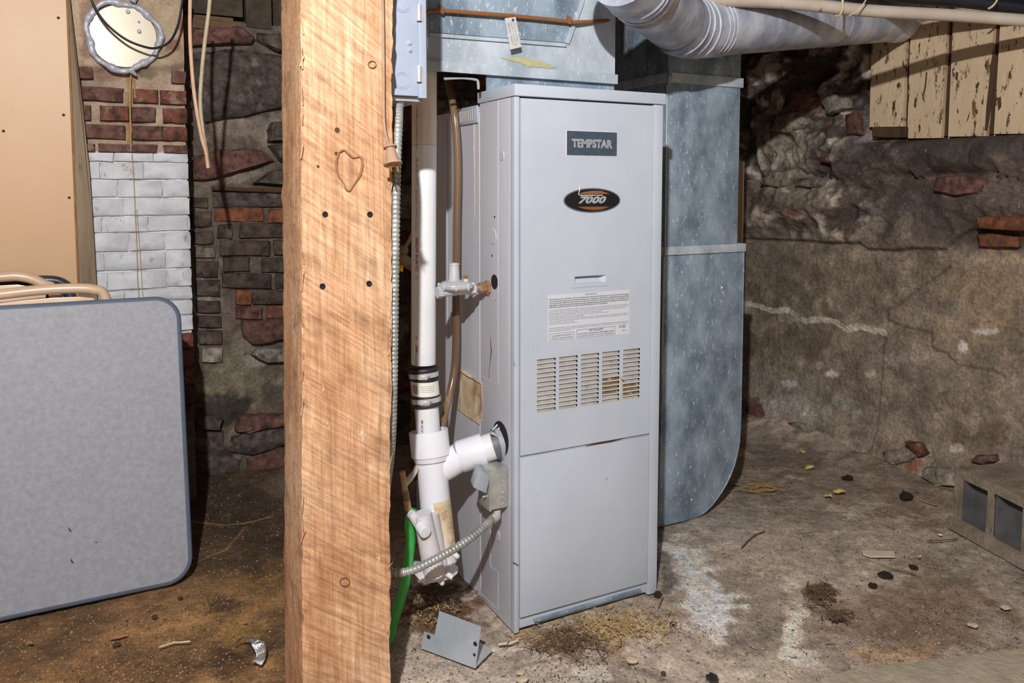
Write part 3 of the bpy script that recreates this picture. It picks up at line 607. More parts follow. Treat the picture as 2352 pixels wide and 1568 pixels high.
for pts, wd in [([(301, 172), (299, 240), (301, 300), (300, 346)], .0016), ([(303, 352), (308, 430), (311, 500), (314, 560), (316, 640), (320, 690)], .0013), ([(314, 480), (320, 560), (324, 620), (328, 680)], .0008), ([(306, 180), (309, 205), (310, 225)], .0014)]:
    obj('stain_streak', MB().tube([P(x, y, b=BP-.0055) for x, y in pts], wd, 6, smooth=3), m_streak, pil)
# capped vent
vc = P(283, 83, b=BP-.02); R = 72*mpp(vc)
v = thing('vent_cover', vc-np.array([0, 0, R]), 'round cream vent cap ringed with grey sealant on the pillar', 'vent')
obj('cover_plate', MB().lathe(vc, (0, 1, 0), [(0, .001), (0, R*.97), (.008, R)], 40), m_ventcap, v)
sm = MB(); pts = []; rr = []
for i in range(97):
    t = 2*math.pi*i/96; r = R*(1.05+.05*math.sin(3*t+1)+.03*math.sin(7*t)); pts.append(vc+np.array([r*math.cos(t), -.002, r*math.sin(t)])); rr.append(R*(.095+.014*math.sin(19*t+math.sin(5*t))+.02*math.sin(7*t+2)))
sm.tube(pts, rr, 10); sm.tube([vc+np.array([R*.3, -.004, R*1.08]), vc+np.array([R*.42, -.004, R*1.3]), vc+np.array([R*.5, .0, R*1.6])], [R*.1, R*.07, R*.05], 8)
sm.tube([vc+np.array([R*.2, -.004, -R*1.08]), vc+np.array([R*.34, -.002, -R*1.22])], [R*.1, R*.03], 8)
obj('sealant_ring', sm, m_silicone, v)
for k, (x, y, s) in enumerate([(294, 27, 5), (320, 72, 5), (319, 50, 3)]):
    p = P(x, y, b=BP-.023); obj('sealant_smear', MB().lathe(p, (0, -1, 0), [(0, s*mpp(p)), (.003, s*.5*mpp(p))], 7), m_silicone, v)
# black cable looping over the vent
pts = [P(x, y, b=BP-b_) for x, y, b_ in [(198, -40, .06), (212, 5, .06), (240, 50, .07), (285, 88, .08), (330, 107, .09), (360, 110, .10), (390, 95, .10), (408, 60, .09), (418, 10, .08), (424, -40, .07)]]
tag(obj('hanging_cable', MB().tube(pts, .0034, 8, smooth=8), m_blackcable), 'thin black cable drooping in a loop in front of the vent cap', 'cable')
# tan two-strand cord hanging
c = thing('dangling_wire_pair', P(480, 385, b=2.45), 'tan flat two-strand cord hanging in front of the dark stone wall', 'cord')
B = dict(b=2.2)
obj('cord_strand', MB().tube([P(x, y, **B) for x, y in [(438, -60), (436, 60), (440, 150), (448, 230), (462, 310), (473, 350), (478, 386)]], .0046, 8, smooth=6), m_tan_cord, c)
obj('cord_strand', MB().tube([P(x, y, b=2.21) for x, y in [(486, -60), (480, 20), (470, 100), (463, 170), (460, 240), (467, 310), (474, 350), (479, 386)]], .0048, 8, smooth=6), m_grey_cord, c)
# ================================================================== BIG OBJECTS
# ---- timber post
PBL = np.array([.277, 1.31, -.01]); PTL = np.array([.309, 1.31, 1.98])
def post():
    U = []; nz = 180; m = MB(); ns = 9; w_ = .158; rings = []
    for i in range(nz+1):
        z = i/nz; o = PBL+(PTL-PBL)*z; ring = []
        for s in range(4):
            for k in range(ns):
                t = k/ns
                x, y = [(t*w_, 0), (w_, t*.152), (w_-t*w_, .152), (0, .152-t*.152)][s]
                zz = z*2
                cn = (1-abs(2*t-1))**6*0+(1 if k == 0 else 0)
                j = .0011*(random.random()-.5)+.0025*(vn(zz*6, s*3.1, 3)-.5)+.002*(vn(zz*22, s*2.3+k, 5)-.5)
                nx, ny = [(0, -1), (1, 0), (0, 1), (-1, 0)][s]
                x += nx*j; y += ny*j
                if k == 0:   # worn arris
                    c_ = .0035*vn(zz*30, s, 9)+.0012*random.random(); x += (c_ if x < w_/2 else -c_); y += (c_ if y < .07 else -c_)
                ring.append((o[0]+x, o[1]+y, o[2]))
        rings += ring
    K = 4*ns; f = [(i*K+k, i*K+(k+1) % K, (i+1)*K+(k+1) % K, (i+1)*K+k) for i in range(nz) for k in range(K)]
    f += [tuple(range(K))[::-1], tuple(range(nz*K, nz*K+K))]
    t = thing('timber_post', (.356, 1.386, 0), 'thick rough-sawn square timber post standing in front of the furnace', 'post')
    obj('post_body', MB().add(rings, f), m_post, t, angle=50)
    PF = dict(b=1.3075)
    for x, y in [(747, 492), (850, 492), (741, 657), (848, 651)]:
        p = P(x, y, **PF); r = 6.5*mpp(p); obj('bolt_hole', MB().lathe(p+np.array([0, .002, 0]), (0, -1, 0), [(0, r), (.0018, r*1.05), (.0022, r*.75), (.0006, r*.3)], 10), m_furn_dark, t)
    for x, y, s in [(775, 298, 6), (773, 352, 3.5), (731, 382, 3)]:
        p = P(x, y, **PF); r = s*mpp(p); obj('nail_hole', MB().lathe(p+np.array([0, .002, 0]), (0, -1, 0), [(0, r), (.0015, r), (.0005, r*.5)], 7), m_rust_dark, t)
    kn = [(778, 350), (790, 344), (800, 352), (812, 362), (826, 360), (832, 372), (830, 392), (822, 410), (812, 424), (803, 438), (795, 434), (789, 420), (778, 404), (773, 384), (774, 366), (778, 350)]
    obj('bark_ring', MB().tube([P(x, y, b=1.3075) for x, y in kn], [.0014, .0022, .0012, .002, .0024, .0014, .0018, .0012, .0022, .0016], 6, smooth=4), M('bark', (128, 90, 62), (156, 114, 82), scale=60, rough=.9), t, label='heart-shaped bark ring')
    for x, y, r0 in [(792, 1336, 11), (855, 148, 9)]:
        pts = [P(x+r0*math.cos(a_), y+r0*.9*math.sin(a_), b=1.3078) for a_ in np.linspace(0, 6.283, 17)]
        obj('knot', MB().tube(pts, .0009, 5), M('knot_ring', (120, 84, 56), rough=.9), t)
    for k in range(26):   # torn slivers along the arrises
        y = random.uniform(20, 1500); left = k % 3 != 0; x = 693+y*.001 if left else 899-y*.004
        p = P(x, y, b=1.309); d = np.array([random.uniform(-.004, .004), -.002, random.uniform(.006, .018)])
        obj('splinter', MB().tube([p-d, p+np.array([0, -.001, 0]), p+d*1.3+np.array([random.uniform(-.003, .003), -.002, 0])], [.0016, .0014, .0002], 5), m_post, t)
    return t
post()
# ---- furnace
def furnace():
    t = thing('furnace', (A0+.193, B0+.3, 0), 'tall pale grey upright furnace standing in the middle of the basement', 'furnace')
    W = .388; D = .613; a1 = A0+W
    mF, mS = m_furn, m_furn_side
    # carcass : sides, back, top, front flanges
    ztop = FT-.026
    obj('side_panel', MB().box(A0, A0+.003, B0+.172, B0+D, .0, ztop-.012), mS, t, smooth=False, label='stained left side panel')
    obj('front_side_flange', MB().box(A0-.0015, A0+.004, B0+.0203, B0+.172, .0, ztop), m_furn_side, t, bevel=.0012)
    obj('side_panel', MB().box(a1-.003, a1, B0+.002, B0+D, .0, ztop), mS, t, smooth=False)
    obj('back_panel', MB().box(A0, a1, B0+D-.003, B0+D, 0, ztop), mS, t, smooth=False)
    obj('inner_body', MB().box(A0+.006, a1-.006, B0+.03, B0+D-.005, .02, ztop-.02), m_furn_dark, t, smooth=False)
    obj('corner_flange', MB().box(A0-.0015, A0+.0105, B0, B0+.02, .0, ztop), mF, t, bevel=.002)
    obj('corner_flange', MB().box(a1-.027, a1, B0, B0+.02, .0, ztop), mF, t, bevel=.002)
    obj('top_cap', MB().box(A0-.004, a1+.004, B0-.005, B0+.18, ztop+.001, FT), mF, t, bevel=.002)
    obj('top_plate', MB().box(A0, a1, B0+.17, B0+D, ztop-.012, ztop-.006), mS, t, smooth=False)
    # toe strip
    obj('toe_strip', MB().box(A0+.011, a1-.027, B0+.008, B0+.02, .004, .034), mF, t, bevel=.0015)
    obj('toe_rail', MB().box(A0+.05, a1-.045, B0+.001, B0+.008, .012, .018), m_galv, t, bevel=.001, label='thin galvanised rail at the foot')
    # lower door
    x0, x1 = A0+.0125, a1-.029
    obj('lower_door', MB().box(x0, x1, B0-.001, B0+.012, .033, .3925), mF, t, bevel=.0015)
    obj('door_seam', MB().box(x0, x1, B0+.004, B0+.012, .3925, .3985), m_zinc, t, smooth=False, label='grey metal ledge between the doors')
    obj('rust_mark', MB().tube([P(x, y, b=B0+.0015) for x, y in [(1345, 1025), (1375, 1018), (1400, 1014), (1436, 1004)]], [.0005, .0018, .0024, .0008], 6), m_rust_dark, t)
    # upper door with punched louvres and a handle recess
    zb, zt = .3985, ztop-.003
    lx = [[P(x, 880, b=B0)[0] for x in q] for q in [(1233, 1275.5), (1283.5, 1325.5), (1334, 1374.5), (1382.5, 1421.5), (1430, 1468)]]
    zz0 = P(1233, 826, b=B0)[2]; pit = (zz0-P(1233, 942, b=B0)[2])/11.15
    lz = [(zz0-i*pit-pit*.66, zz0-i*pit) for i in range(12)]
    hx = (P(1319, 643, b=B0)[0], P(1391, 640, b=B0)[0]); hz = (P(1319, 652, b=B0)[2], P(1319, 635, b=B0)[2])
    xs = sorted(set([x0, x1]+[v for q in lx for v in q]+list(hx))); zs = sorted(set([zb, zt]+[v for q in lz for v in q]+list(hz)))
    m = MB(); idx = {}
    def vid(i, j):
        if (i, j) not in idx: idx[(i, j)] = len(m.v); m.v.append((xs[i], B0-.001, zs[j]))
        return idx[(i, j)]
    for i in range(len(xs)-1):
        for j in range(len(zs)-1):
            cx = (xs[i]+xs[i+1])/2; cz = (zs[j]+zs[j+1])/2
            if any(q[0] < cx < q[1] for q in lx) and any(q[0] < cz < q[1] for q in lz): continue
            if hx[0] < cx < hx[1] and hz[0] < cz < hz[1]: continue
            m.f.append((vid(i, j), vid(i+1, j), vid(i+1, j+1), vid(i, j+1)))
    n0 = len(m.v); m.add([(x0, B0-.001, zb), (x1, B0-.001, zb), (x1, B0-.001, zt), (x0, B0-.001, zt), (x0, B0+.012, zb), (x1, B0+.012, zb), (x1, B0+.012, zt), (x0, B0+.012, zt)],
        [(0, 1, 5, 4), (1, 2, 6, 5), (2, 3, 7, 6), (3, 0, 4, 7)])
    door = obj('upper_door', m, mF, t, smooth=False)
    for ci, (u0, u1) in enumerate(lx):
        for ri, (v0, v1) in enumerate(lz):
            lm = MB(); e = .0002
            lm.add([(u0+e, B0-.0005, v0), (u1-e, B0-.0005, v0), (u1-.003, B0+.0055, v1+.0005), (u0+e, B0+.0055, v1+.0005)], [(0, 1, 2, 3)])
            lm.add([(u0, B0-.001, v1), (u1, B0-.001, v1), (u1, B0+.012, v1-.0008), (u0, B0+.012, v1-.0008)], [(0, 1, 2, 3)])
            rust = (ci == 3 and 6 <= ri <= 9) or (ci == 4 and 8 <= ri <= 10)
            obj('louver', lm, m_louver_rust if rust else m_louver, door, smooth=False)
    hm = MB(); d = .012; k = [(hx[0], B0-.001, hz[0]), (hx[1], B0-.001, hz[0]), (hx[1], B0-.001, hz[1]), (hx[0], B0-.001, hz[1])]
    kk = [(hx[0]+.001, B0+.001, hz[0]+.001), (hx[1]-.014, B0+.004, hz[0]+.002), (hx[1]-.014, B0+d, hz[1]-.001), (hx[0]+.001, B0+d, hz[1]-.001)]
    hm.add(k+kk, [(0, 1, 5, 4), (1, 2, 6, 5), (2, 3, 7, 6), (3, 0, 4, 7), (4, 5, 6, 7)])
    obj('handle_recess', hm, mF, door, smooth=False)
    f0, f1 = P(1312, 643, b=B0)[0], P(1398, 640, b=B0)[0]; g0, g1 = P(1313, 661, b=B0)[2], P(1313, 627, b=B0)[2]
    fm = MB()
    for bx in [(f0, f1, g0, hz[0]), (f0, f1, hz[1], g1), (f0, hx[0], hz[0], hz[1]), (hx[1], f1, hz[0], hz[1])]: fm.box(bx[0], bx[1], B0-.0022, B0-.0008, bx[2], bx[3])
    obj('handle_frame', fm, mF, door, smooth=False)
    # lower half return lip and chip marks
    BF = dict(b=B0-.0012)
    def plate(name, x0_, y0_, x1_, y1_, mt, off=.0006, par=door, lab=None):
        a_ = P(x0_, y0_, **BF); c_ = P(x1_, y1_, **BF); zt_ = a_[2]; zb_ = c_[2]
        return obj(name, MB().box(a_[0], c_[0], B0-.001-off, B0-.0008, zb_, zt_), mt, par, smooth=False, label=lab), (a_[0], c_[0], zb_, zt_)
    # brand badge : corners measured
    pb0 = P(1302, 300, **BF); pb1 = P(1416, 357, **BF)
    xa, xb = pb0[0], pb1[0]; zt_, zb_ = pb0[2], P(1302, 356, **BF)[2]
    obj('badge_edge', MB().box(xa-.002, xb+.002, B0-.0016, B0-.0008, zb_-.002, zt_+.002), m_badge_rim, door, smooth=False)
    badge = obj('name_badge', MB().box(xa, xb, B0-.0024, B0-.0012, zb_, zt_), m_badge, door, smooth=False, label='slate blue name badge')
    text('TEMPSTAR', (xa+.012, B0-.0025, zb_+.0165), (xb-xa)-.024, (1, 0, 0), (0, 0, 1), badge, m_silver_ink, height=.0195, bold=.05)
    # oval badge
    c = P(1360.5, 460, **BF); rx = (P(1426, 460, **BF)[0]-P(1295, 460, **BF)[0])/2; rz = 28.5*mpp(c)
    def ell(y, sx, sz, mt, nm, par, lab=None):
        q = [(c[0]+rx*sx*math.cos(a_), y, c[2]+rz*sz*math.sin(a_)) for a_ in np.linspace(0, 2*math.pi, 49)[:-1]]
        return obj(nm, MB().prism(q, (0, 1, 0), .0008), mt, par, smooth=False, label=lab)
    ov = ell(B0-.0019, 1, 1, m_oval_rim, 'oval_badge', door, 'black oval badge with grey rim')
    ell(B0-.0024, .955, .91, m_oval, 'badge_face', ov) if False else None
    fc = ell(B0-.0024, .955, .91, m_oval, 'badge_face', door)
    for s in (1, -1):
        q = [(c[0]+rx*k_, B0-.0027, c[2]+s*rz*z_) for k_, z_ in [(-.52, .5), (-.3, .68), (0, .78), (.3, .76), (.6, .52)]]
        obj('bronze_band', MB().prism(q if s < 0 else q[::-1], (0, 1, 0), .0003), m_oval_org, door, smooth=False)
    text('7000', (c[0]-.5*rx, B0-.0026, c[2]-.27*rz), rx*.98, (1, 0, 0), (0, 0, 1), fc, m_silver_ink, height=.62*rz, bold=.05, shear=.35)
    text('ULTRA HIGH EFFICIENCY FURNACE', (c[0]-.47*rx, B0-.0026, c[2]+.37*rz), rx*.82, (1, 0, 0), (0, 0, 1), fc, m_white_ink, height=.085*rz, bold=.03)
    p = P(1331, 430, **BF); obj('glue_smear', MB().tube([P(1333, 424, b=B0-.003), P(1332, 433, b=B0-.003), P(1330, 441, b=B0-.003), P(1329, 447, b=B0-.003)], [.0012, .0018, .0008, .0012], 6), m_chip, door)
    # warning label
    wl = P(1259, 678, **BF); wr_ = P(1446, 667, **BF); zb_ = P(1259, 785, **BF)[2]; x0l, x1l, ztl = wl[0], wr_[0], wl[2]
    lab, _ = plate('warning_label', 1259, 678, 1446, 700, m_label, .0003)
    bpy.data.objects.remove(lab)
    lab = obj('warning_label', MB().box(x0l, x1l, B0-.0013, B0-.0008, zb_, ztl), m_label, door, smooth=False, label='pale warning label')
    Wd = x1l-x0l; H = ztl-zb_
    def ln(s_, fx, fy, fw_, h=.0021, bold=.02, mt=m_ink, **k): text(s_, (x0l+Wd*fx, B0-.0014, zb_+H*fy), Wd*fw_, (1, 0, 0), (0, 0, 1), lab, mt, name='printed_text', height=h, bold=bold, **k)
    ln('W A R N I N G', .44, .945, .14, .0034, .02)
    L5 = ['IMPROPER INSTALLATION, ADJUSTMENT, ALTERATION, SERVICE, REPAIR, OPERATION OR MAINTENANCE CAN CAUSE INJURY, PROPERTY DAMAGE',
          'AND OR DEATH FROM HAZARDS SUCH AS, FIRE, EXPLOSION, SMOKE, SOOT, CONDENSATION, ELECTRIC SHOCK, CARBON MONOXIDE OR SUBSTANCES',
          'IN FUEL OR FROM FUEL COMBUSTION WHICH ARE KNOWN BY THE STATE OF CALIFORNIA TO CAUSE CANCER, BIRTH DEFECTS OR OTHER REPRODUCTIVE',
          'HARM. REFER TO THE INSTALLATION INSTRUCTIONS AND USERS INFORMATION MANUAL PROVIDED WITH THIS FURNACE. FOR ASSISTANCE OR',
          'ADDITIONAL INFORMATION CONSULT A QUALIFIED INSTALLER SERVICE AGENCY OR YOUR GAS SUPPLIER.']
    for i, s_ in enumerate(L5): ln(s_, .01, .885-i*.042, .98 if i < 4 else .71, .0028, .03)
    L9 = [('If you do not have the literature shipped with the product, contact your place of purchase or nearest dealer or distributor. If they cannot provide the literature', .98), ('for you, ask them to obtain it for you from the manufacturer. If necessary, you may write directly to the manufacturer. Please provide the complete model number', .98),
          ('and serial number to obtain the correct literature. Refer to rating plate (inside furnace door near wiring) for manufacturer and model and serial numbers.', .94), ('FOR SAFE OPERATION, IT IS YOUR RESPONSIBILITY, as the owner, and/or user, to make sure this product:', .64),
          ('  Has been properly installed to perform in the manner described in the user s literature shipped with the product.', .72), ('  Is not used inside a mobile home, trailer or recreational vehicle.', .42),
          ('  Always has the proper air source for combustion, proper venting, and proper clearance to combustible materials in accordance with the safety requirement', .98), ('  listed in the user s literature. Special attention should be given these items if remodelling or energy conservation steps, such as, adding insulation, storm windows,', .97),
          ('  weather stripping, etc. is done to the home.', .3), ('  Is serviced only by a qualified service technician.', .34)]
    for i, (s_, w_) in enumerate(L9): ln(s_, .01, .66-i*.0335, w_, .0021, .012)
    for i, (s_, w_) in enumerate([('NOTE: See instruction label on the back of this panel for important safety and operating information. TO REMOVE PANEL, lift forward release combination until', .98), ('restrain. All power exhaust and supplied. Combination units (gas furnace with electric cooling) restore power from panel and push forward or bottom and downward.', .98), ('Remove panel before operating furnace.', .26)]):
        ln(s_, .01, .275-i*.034, w_, .0021, .012)
    def frame(fx, fy, fw_, fh):
        a_, c_ = x0l+Wd*fx, zb_+H*fy; w2, h2 = Wd*fw_, H*fh; m = MB(); e = .0006
        for bx in [(a_, a_+w2, c_, c_+e), (a_, a_+w2, c_+h2-e, c_+h2), (a_, a_+e, c_, c_+h2), (a_+w2-e, a_+w2, c_, c_+h2)]: m.box(bx[0], bx[1], B0-.0015, B0-.0012, bx[2], bx[3])
        obj('box_rule', m, m_ink, lab, smooth=False)
    frame(.02, .02, .29, .145); frame(.34, .015, .48, .185)
    ln('LIGHTING/OPERATING INSTRUCTIONS', .045, .10, .24, .0024, .02); ln('LOCATED ON THE BACK OF THIS PANEL.', .04, .05, .25, .0024, .02)
    ln('FOR YOUR SAFETY', .49, .145, .18, .0042, .02); ln('DO NOT STORE OR USE GASOLINE OR OTHER FLAMMABLE VAPORS', .355, .09, .445, .0028, .02); ln('AND LIQUIDS IN THE VICINITY OF THIS OR ANY OTHER APPLIANCE', .355, .04, .445, .0028, .02)
    ln('DO NOT REMOVE', .86, .185, .10, .0024, .02); ln('THIS LABEL.', .87, .15, .08, .0024, .02); ln('9692013-A', .91, .075, .06, .002, .02)
    # rust stains below the vents
    for pts, r, mt in [([(1425, 862), (1427, 880), (1425, 905), (1424, 925)], [.001, .003, .0025, .001], m_rust_stain), ([(1424, 866), (1428, 872), (1433, 876)], [.0008, .0022, .0006], m_rust_dark),
                       ([(1426, 925), (1427, 960), (1428, 1000)], [.0004, .0009, .0004], m_rust_stain)]:
        obj('rust_streak', MB().tube([P(x, y, b=B0-.0006) for x, y in pts], r, 6), mt, door)
    # side details
    sA = A0-.0018
    def sp(x, y): return P(x, y, a=sA)
    pp = [(1055, 846), (1063, 852), (1092, 872), (1106, 880), (1107, 930), (1104, 968), (1100, 974), (1078, 960), (1051, 940), (1053, 925), (1057, 905), (1055, 880), (1053, 860)]
    obj('paper_label', MB().prism([P(x, y, a=A0-.003) for x, y in pp], (1, 0, 0), .003), m_paper, t, smooth=False, label='crumpled brown-stained paper label')
    lm = MB()
    for i in range(14): lm.tube([P(1062+i*0, 872+i*5.2, a=A0-.0035), P(1090, 890+i*5.2, a=A0-.0035)], .0004, 4)
    obj('faint_print', lm, m_tanlit, t)
    obj('folded_edge', MB().tube([P(1054, 848, a=A0-.004), P(1075, 862, a=A0-.005), P(1106, 880, a=A0-.004)], [.002, .0028, .0022], 8), m_paper, t)
    obj('black_mark', MB().tube([sp(1127, 770), sp(1127, 790), sp(1129, 803), sp(1126, 830), sp(1122, 870)], [.0003, .0011, .0018, .0007, .0004], 6), m_rust_dark, t)
    for x, y, r in [(1136, 498, 5), (1130, 587, 5)]: obj('screw_hole', MB().lathe(sp(x, y)+np.array([.0002, 0, 0]), (-1, 0, 0), [(0, .0028), (.0004, .0028)], 8), m_furn_dark, t)
    for x, y, r in [(1161, 357, .011), (1140, 543, .0185), (1150, 1228, .014)]:
        c_ = sp(x-8, y); obj('knockout', MB().lathe(c_, (-1, 0, 0), [(0, r), (.0012, r*.95), (.0012, r*.1)], 24), m_furn_side, t)
    for pts in [[(1144, 230), (1144, 600), (1144, 880)], [(1107, 865), (1145, 886)], [(1126, 1215), (1126, 1300), (1144, 1314), (1144, 1400)], [(1060, 1325), (1100, 1358), (1144, 1400)]]:
        obj('pressed_seam', MB().tube([sp(*q) for q in pts], .0008, 5), m_furn_side, t)
    for xx, mt_, r_ in [(1102, m_furn_side, .0012), (1027, m_furn, .0012)]:
        y0_, y1_ = (215, 1380) if xx > 1100 else (230, 830)
        q0 = sp(xx, 600); obj('side_seam', MB().tube([(sA, q0[1], .03 if xx > 1100 else .6), (sA, q0[1], ztop-.02)], r_, 5), mt_, t)
    q0 = sp(1103, 800)
    obj('rust_streak', MB().tube([(sA+.0008, q0[1]+.004, z_) for z_ in (.02, .3, .62, .9, 1.1)], [.0016, .001, .0012, .0008, .0005], 5), m_rust_stain, t)
    q0 = sp(1088, 230)
    obj('rust_streak', MB().tube([(sA+.001, q0[1], z_) for z_ in (.9, 1.0, 1.1, 1.15)], [.0003, .0012, .002, .0016], 5), m_rust_stain, t)
    # perforated strip at the rear top edge
    y0r, y1r = B0+.185, B0+.30
    st = obj('slotted_strip', MB().box(sA-.003, sA+.002, y0r-.004, y1r, ztop-.042, ztop-.002), m_zinc, t, bevel=.001, label='rust-streaked slotted metal strip')
    for i in range(9):
        yy = y0r+.006+i*.012; obj('slot', MB().box(sA-.0036, sA-.0028, yy, yy+.0075, ztop-.036, ztop-.010), m_steel if i not in (4, 5) else m_rust_stain, st, smooth=False)
    # gas pipe hole and drain hole
    for (x, y, r) in [(1136, 647, .0165), (1150, 1007, .039)]:
        c_ = P(x, y, a=sA); obj('pipe_opening', MB().lathe(c_+np.array([-.0002, 0, 0]), (-1, 0, 0), [(0, r), (.0005, r)], 28), m_furn_dark, t)
    # scrape at front corner
    obj('scrape', MB().tube([P(1178, 1291, b=B0-.001), P(1186, 1296, b=B0-.001), P(1192, 1299, b=B0-.001)], [.0008, .0014, .0006], 5), m_rust_dark, t)
    for k in range(26):
        x = random.uniform(1205, 1490); y = random.choice([random.uniform(1060, 1380), random.uniform(240, 1000)])
        p = P(x, y, b=B0-.0011); s = random.uniform(.0004, .0011)
        if any(q[0] < p[0] < q[1] for q in lx) and y > 790 and y < 960: continue
        obj('paint_chip', MB().lathe(p, (0, -1, 0), [(0, s), (.0002, s*.6)], 5), m_ink_grey, t)
    return t
furnace()
# ================================================================== DUCTS
# ---- plenum over the furnace
def plenum():
    t = thing('plenum', (.9, 1.75, 1.2), 'galvanised sheet-metal plenum box sitting above the furnace', 'duct')
    b0 = 1.62; zb = P(1250, 176, b=b0)[2]; xl = .60; xr = P(1413, 100, b=b0)[0]; zt = 1.60
    m = MB(); m.box(xl, xr, b0, b0+.004, zb, zt); obj('front_sheet', m, m_galv2, t, smooth=False)
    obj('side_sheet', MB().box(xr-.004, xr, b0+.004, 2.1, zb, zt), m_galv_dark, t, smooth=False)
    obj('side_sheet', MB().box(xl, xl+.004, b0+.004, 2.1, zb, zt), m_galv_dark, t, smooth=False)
    obj('bottom_flange', MB().box(xl, xr+.005, b0-.006, b0+.001, zb-.006, zb+.017), m_galv2, t, bevel=.001)
    obj('lower_collar', MB().box(A0-.002, xr+.004, b0+.008, b0+.012, FT-.03, zb-.005), m_galv, t, smooth=False, label='blue-grey collar below the flange')
    obj('lower_collar_side', MB().box(xr, xr+.004, b0+.012, 2.0, FT-.03, zb-.005), m_galv_dark, t, smooth=False)
    obj('underside', MB().box(xl, A0, b0+.004, 2.1, zb+.02, zb+.024), m_furn_dark, t, smooth=False)
    # panel with a slanting raised edge
    q = lambda x, y, o=0: P(x, y, b=b0-.004-o)
    z1 = q(1250, 95)[2]
    def strip(pts, name, mt=m_galv2, h=.005, lab=None): return obj(name, MB().prism([P(x, y, b=b0-.001) for x, y in pts], (0, -1, 0), h), mt, t, smooth=False, label=lab)
    strip([(985, 76), (1300, 102), (1298, 108), (985, 84)], 'folded_seam')
    strip([(1295, 98), (1330, 8), (1336, -40), (1346, -40), (1338, 10), (1305, 102)], 'folded_edge')
    strip([(985, -40), (1330, -40), (1330, 8), (1295, 98), (985, 74)], 'raised_panel', m_galv, .002)
    obj('yellow_smear', MB().prism([P(x, y, b=b0-.0012) for x, y in [(1150, 133), (1190, 132), (1235, 138), (1278, 154), (1270, 157), (1215, 153), (1195, 145)]], (0, -1, 0), .0006), M('dried_glue', (186, 176, 118), (164, 164, 140), scale=60, rough=.7), t, smooth=False)
    obj('foil_seal', MB().tube([P(x, y, b=b0-.003) for x, y in [(1020, 181), (1060, 180), (1093, 183), (1098, 190), (1099, 205)]], [.003, .002, .003, .0035, .003], 6, smooth=3), m_zinc, t)
    return t
plenum()
def rb(c, name='box', **k): return c
# ---- copper gas line along the plenum front, with its tag
B1 = 1.605
t = thing('gas_line', P(1200, 45, b=B1), 'thin orange-brown copper line running across the plenum front', 'pipe')
obj('copper_tube', MB().tube([P(x, y, b=b_) for x, y, b_ in [(940, 32, B1+.0), (1000, 25, B1), (1020, 25, B1), (1100, 31, B1), (1200, 39, B1), (1300, 49, B1), (1330, 51, B1), (1400, 47, B1+.02), (1440, 40, B1+.05)]], .0046, 12, smooth=4), m_orangepipe, t)
for x, y, s in [(1015, 24, 1), (1308, 48, 1)]:
    p = P(x, y, b=B1); obj('pipe_clip', MB().tube([p+np.array([0, .010, .012]), p+np.array([0, 0, .006]), p+np.array([0, -.003, 0]), p+np.array([0, 0, -.006])], [.003, .004, .0055, .005], 8), m_orangepipe, t)
t = thing('hanging_tag', P(1183, 115, b=B1-.012), 'small grey weathered paper tag hung on the copper line', 'tag')
q = [P(x, y, b=B1-.010) for x, y in [(1159, 42), (1184, 39), (1197, 108), (1172, 114)]]
card = obj('tag_card', MB().prism(q, (0, -1, 0), .0007), m_paper_tag, t, smooth=False)
dn = (q[3]-q[0])/np.linalg.norm(q[3]-q[0]); rt_ = (q[1]-q[0])/np.linalg.norm(q[1]-q[0])
for i, (s_, w_) in enumerate([('INSPECTION', .045), ('ITEM TYPE DATE', .05), ('SOLUTIONS', .04)]):
    text(s_, q[0]+rt_*(.006+.0065*i)+dn*.012+np.array([0, -.001, 0]), w_, dn, rt_, card, m_ink_soft, name='printed_text', height=.003)
obj('tie_string', MB().tube([P(1178, 46, b=B1-.012), P(1180, 40, b=B1-.008), P(1177, 33, b=B1-.004)], .0009, 6), m_ink_grey, t)
obj('eyelet', MB().lathe(P(1178, 46, b=B1-.0115), (0, -1, 0), [(0, .0032), (.0006, .0032), (.0006, .001)], 12), m_ink_grey, t)
# ---- return trunk behind, between plenum and riser
t = thing('trunk_duct', (1.5, 2.2, 1.0), 'dark galvanised duct seen behind the furnace, between plenum and riser', 'duct')
b0 = 2.12; p0 = P(1380, 100, b=b0); p1 = P(1560, 100, b=b0)
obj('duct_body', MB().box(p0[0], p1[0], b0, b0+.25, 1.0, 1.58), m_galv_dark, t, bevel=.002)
q = P(1450, 178, b=b0); obj('joint_band', MB().box(p0[0], p1[0], b0-.006, b0-.001, q[2]-.012, q[2]+.012), m_galv_dark, t, bevel=.001)
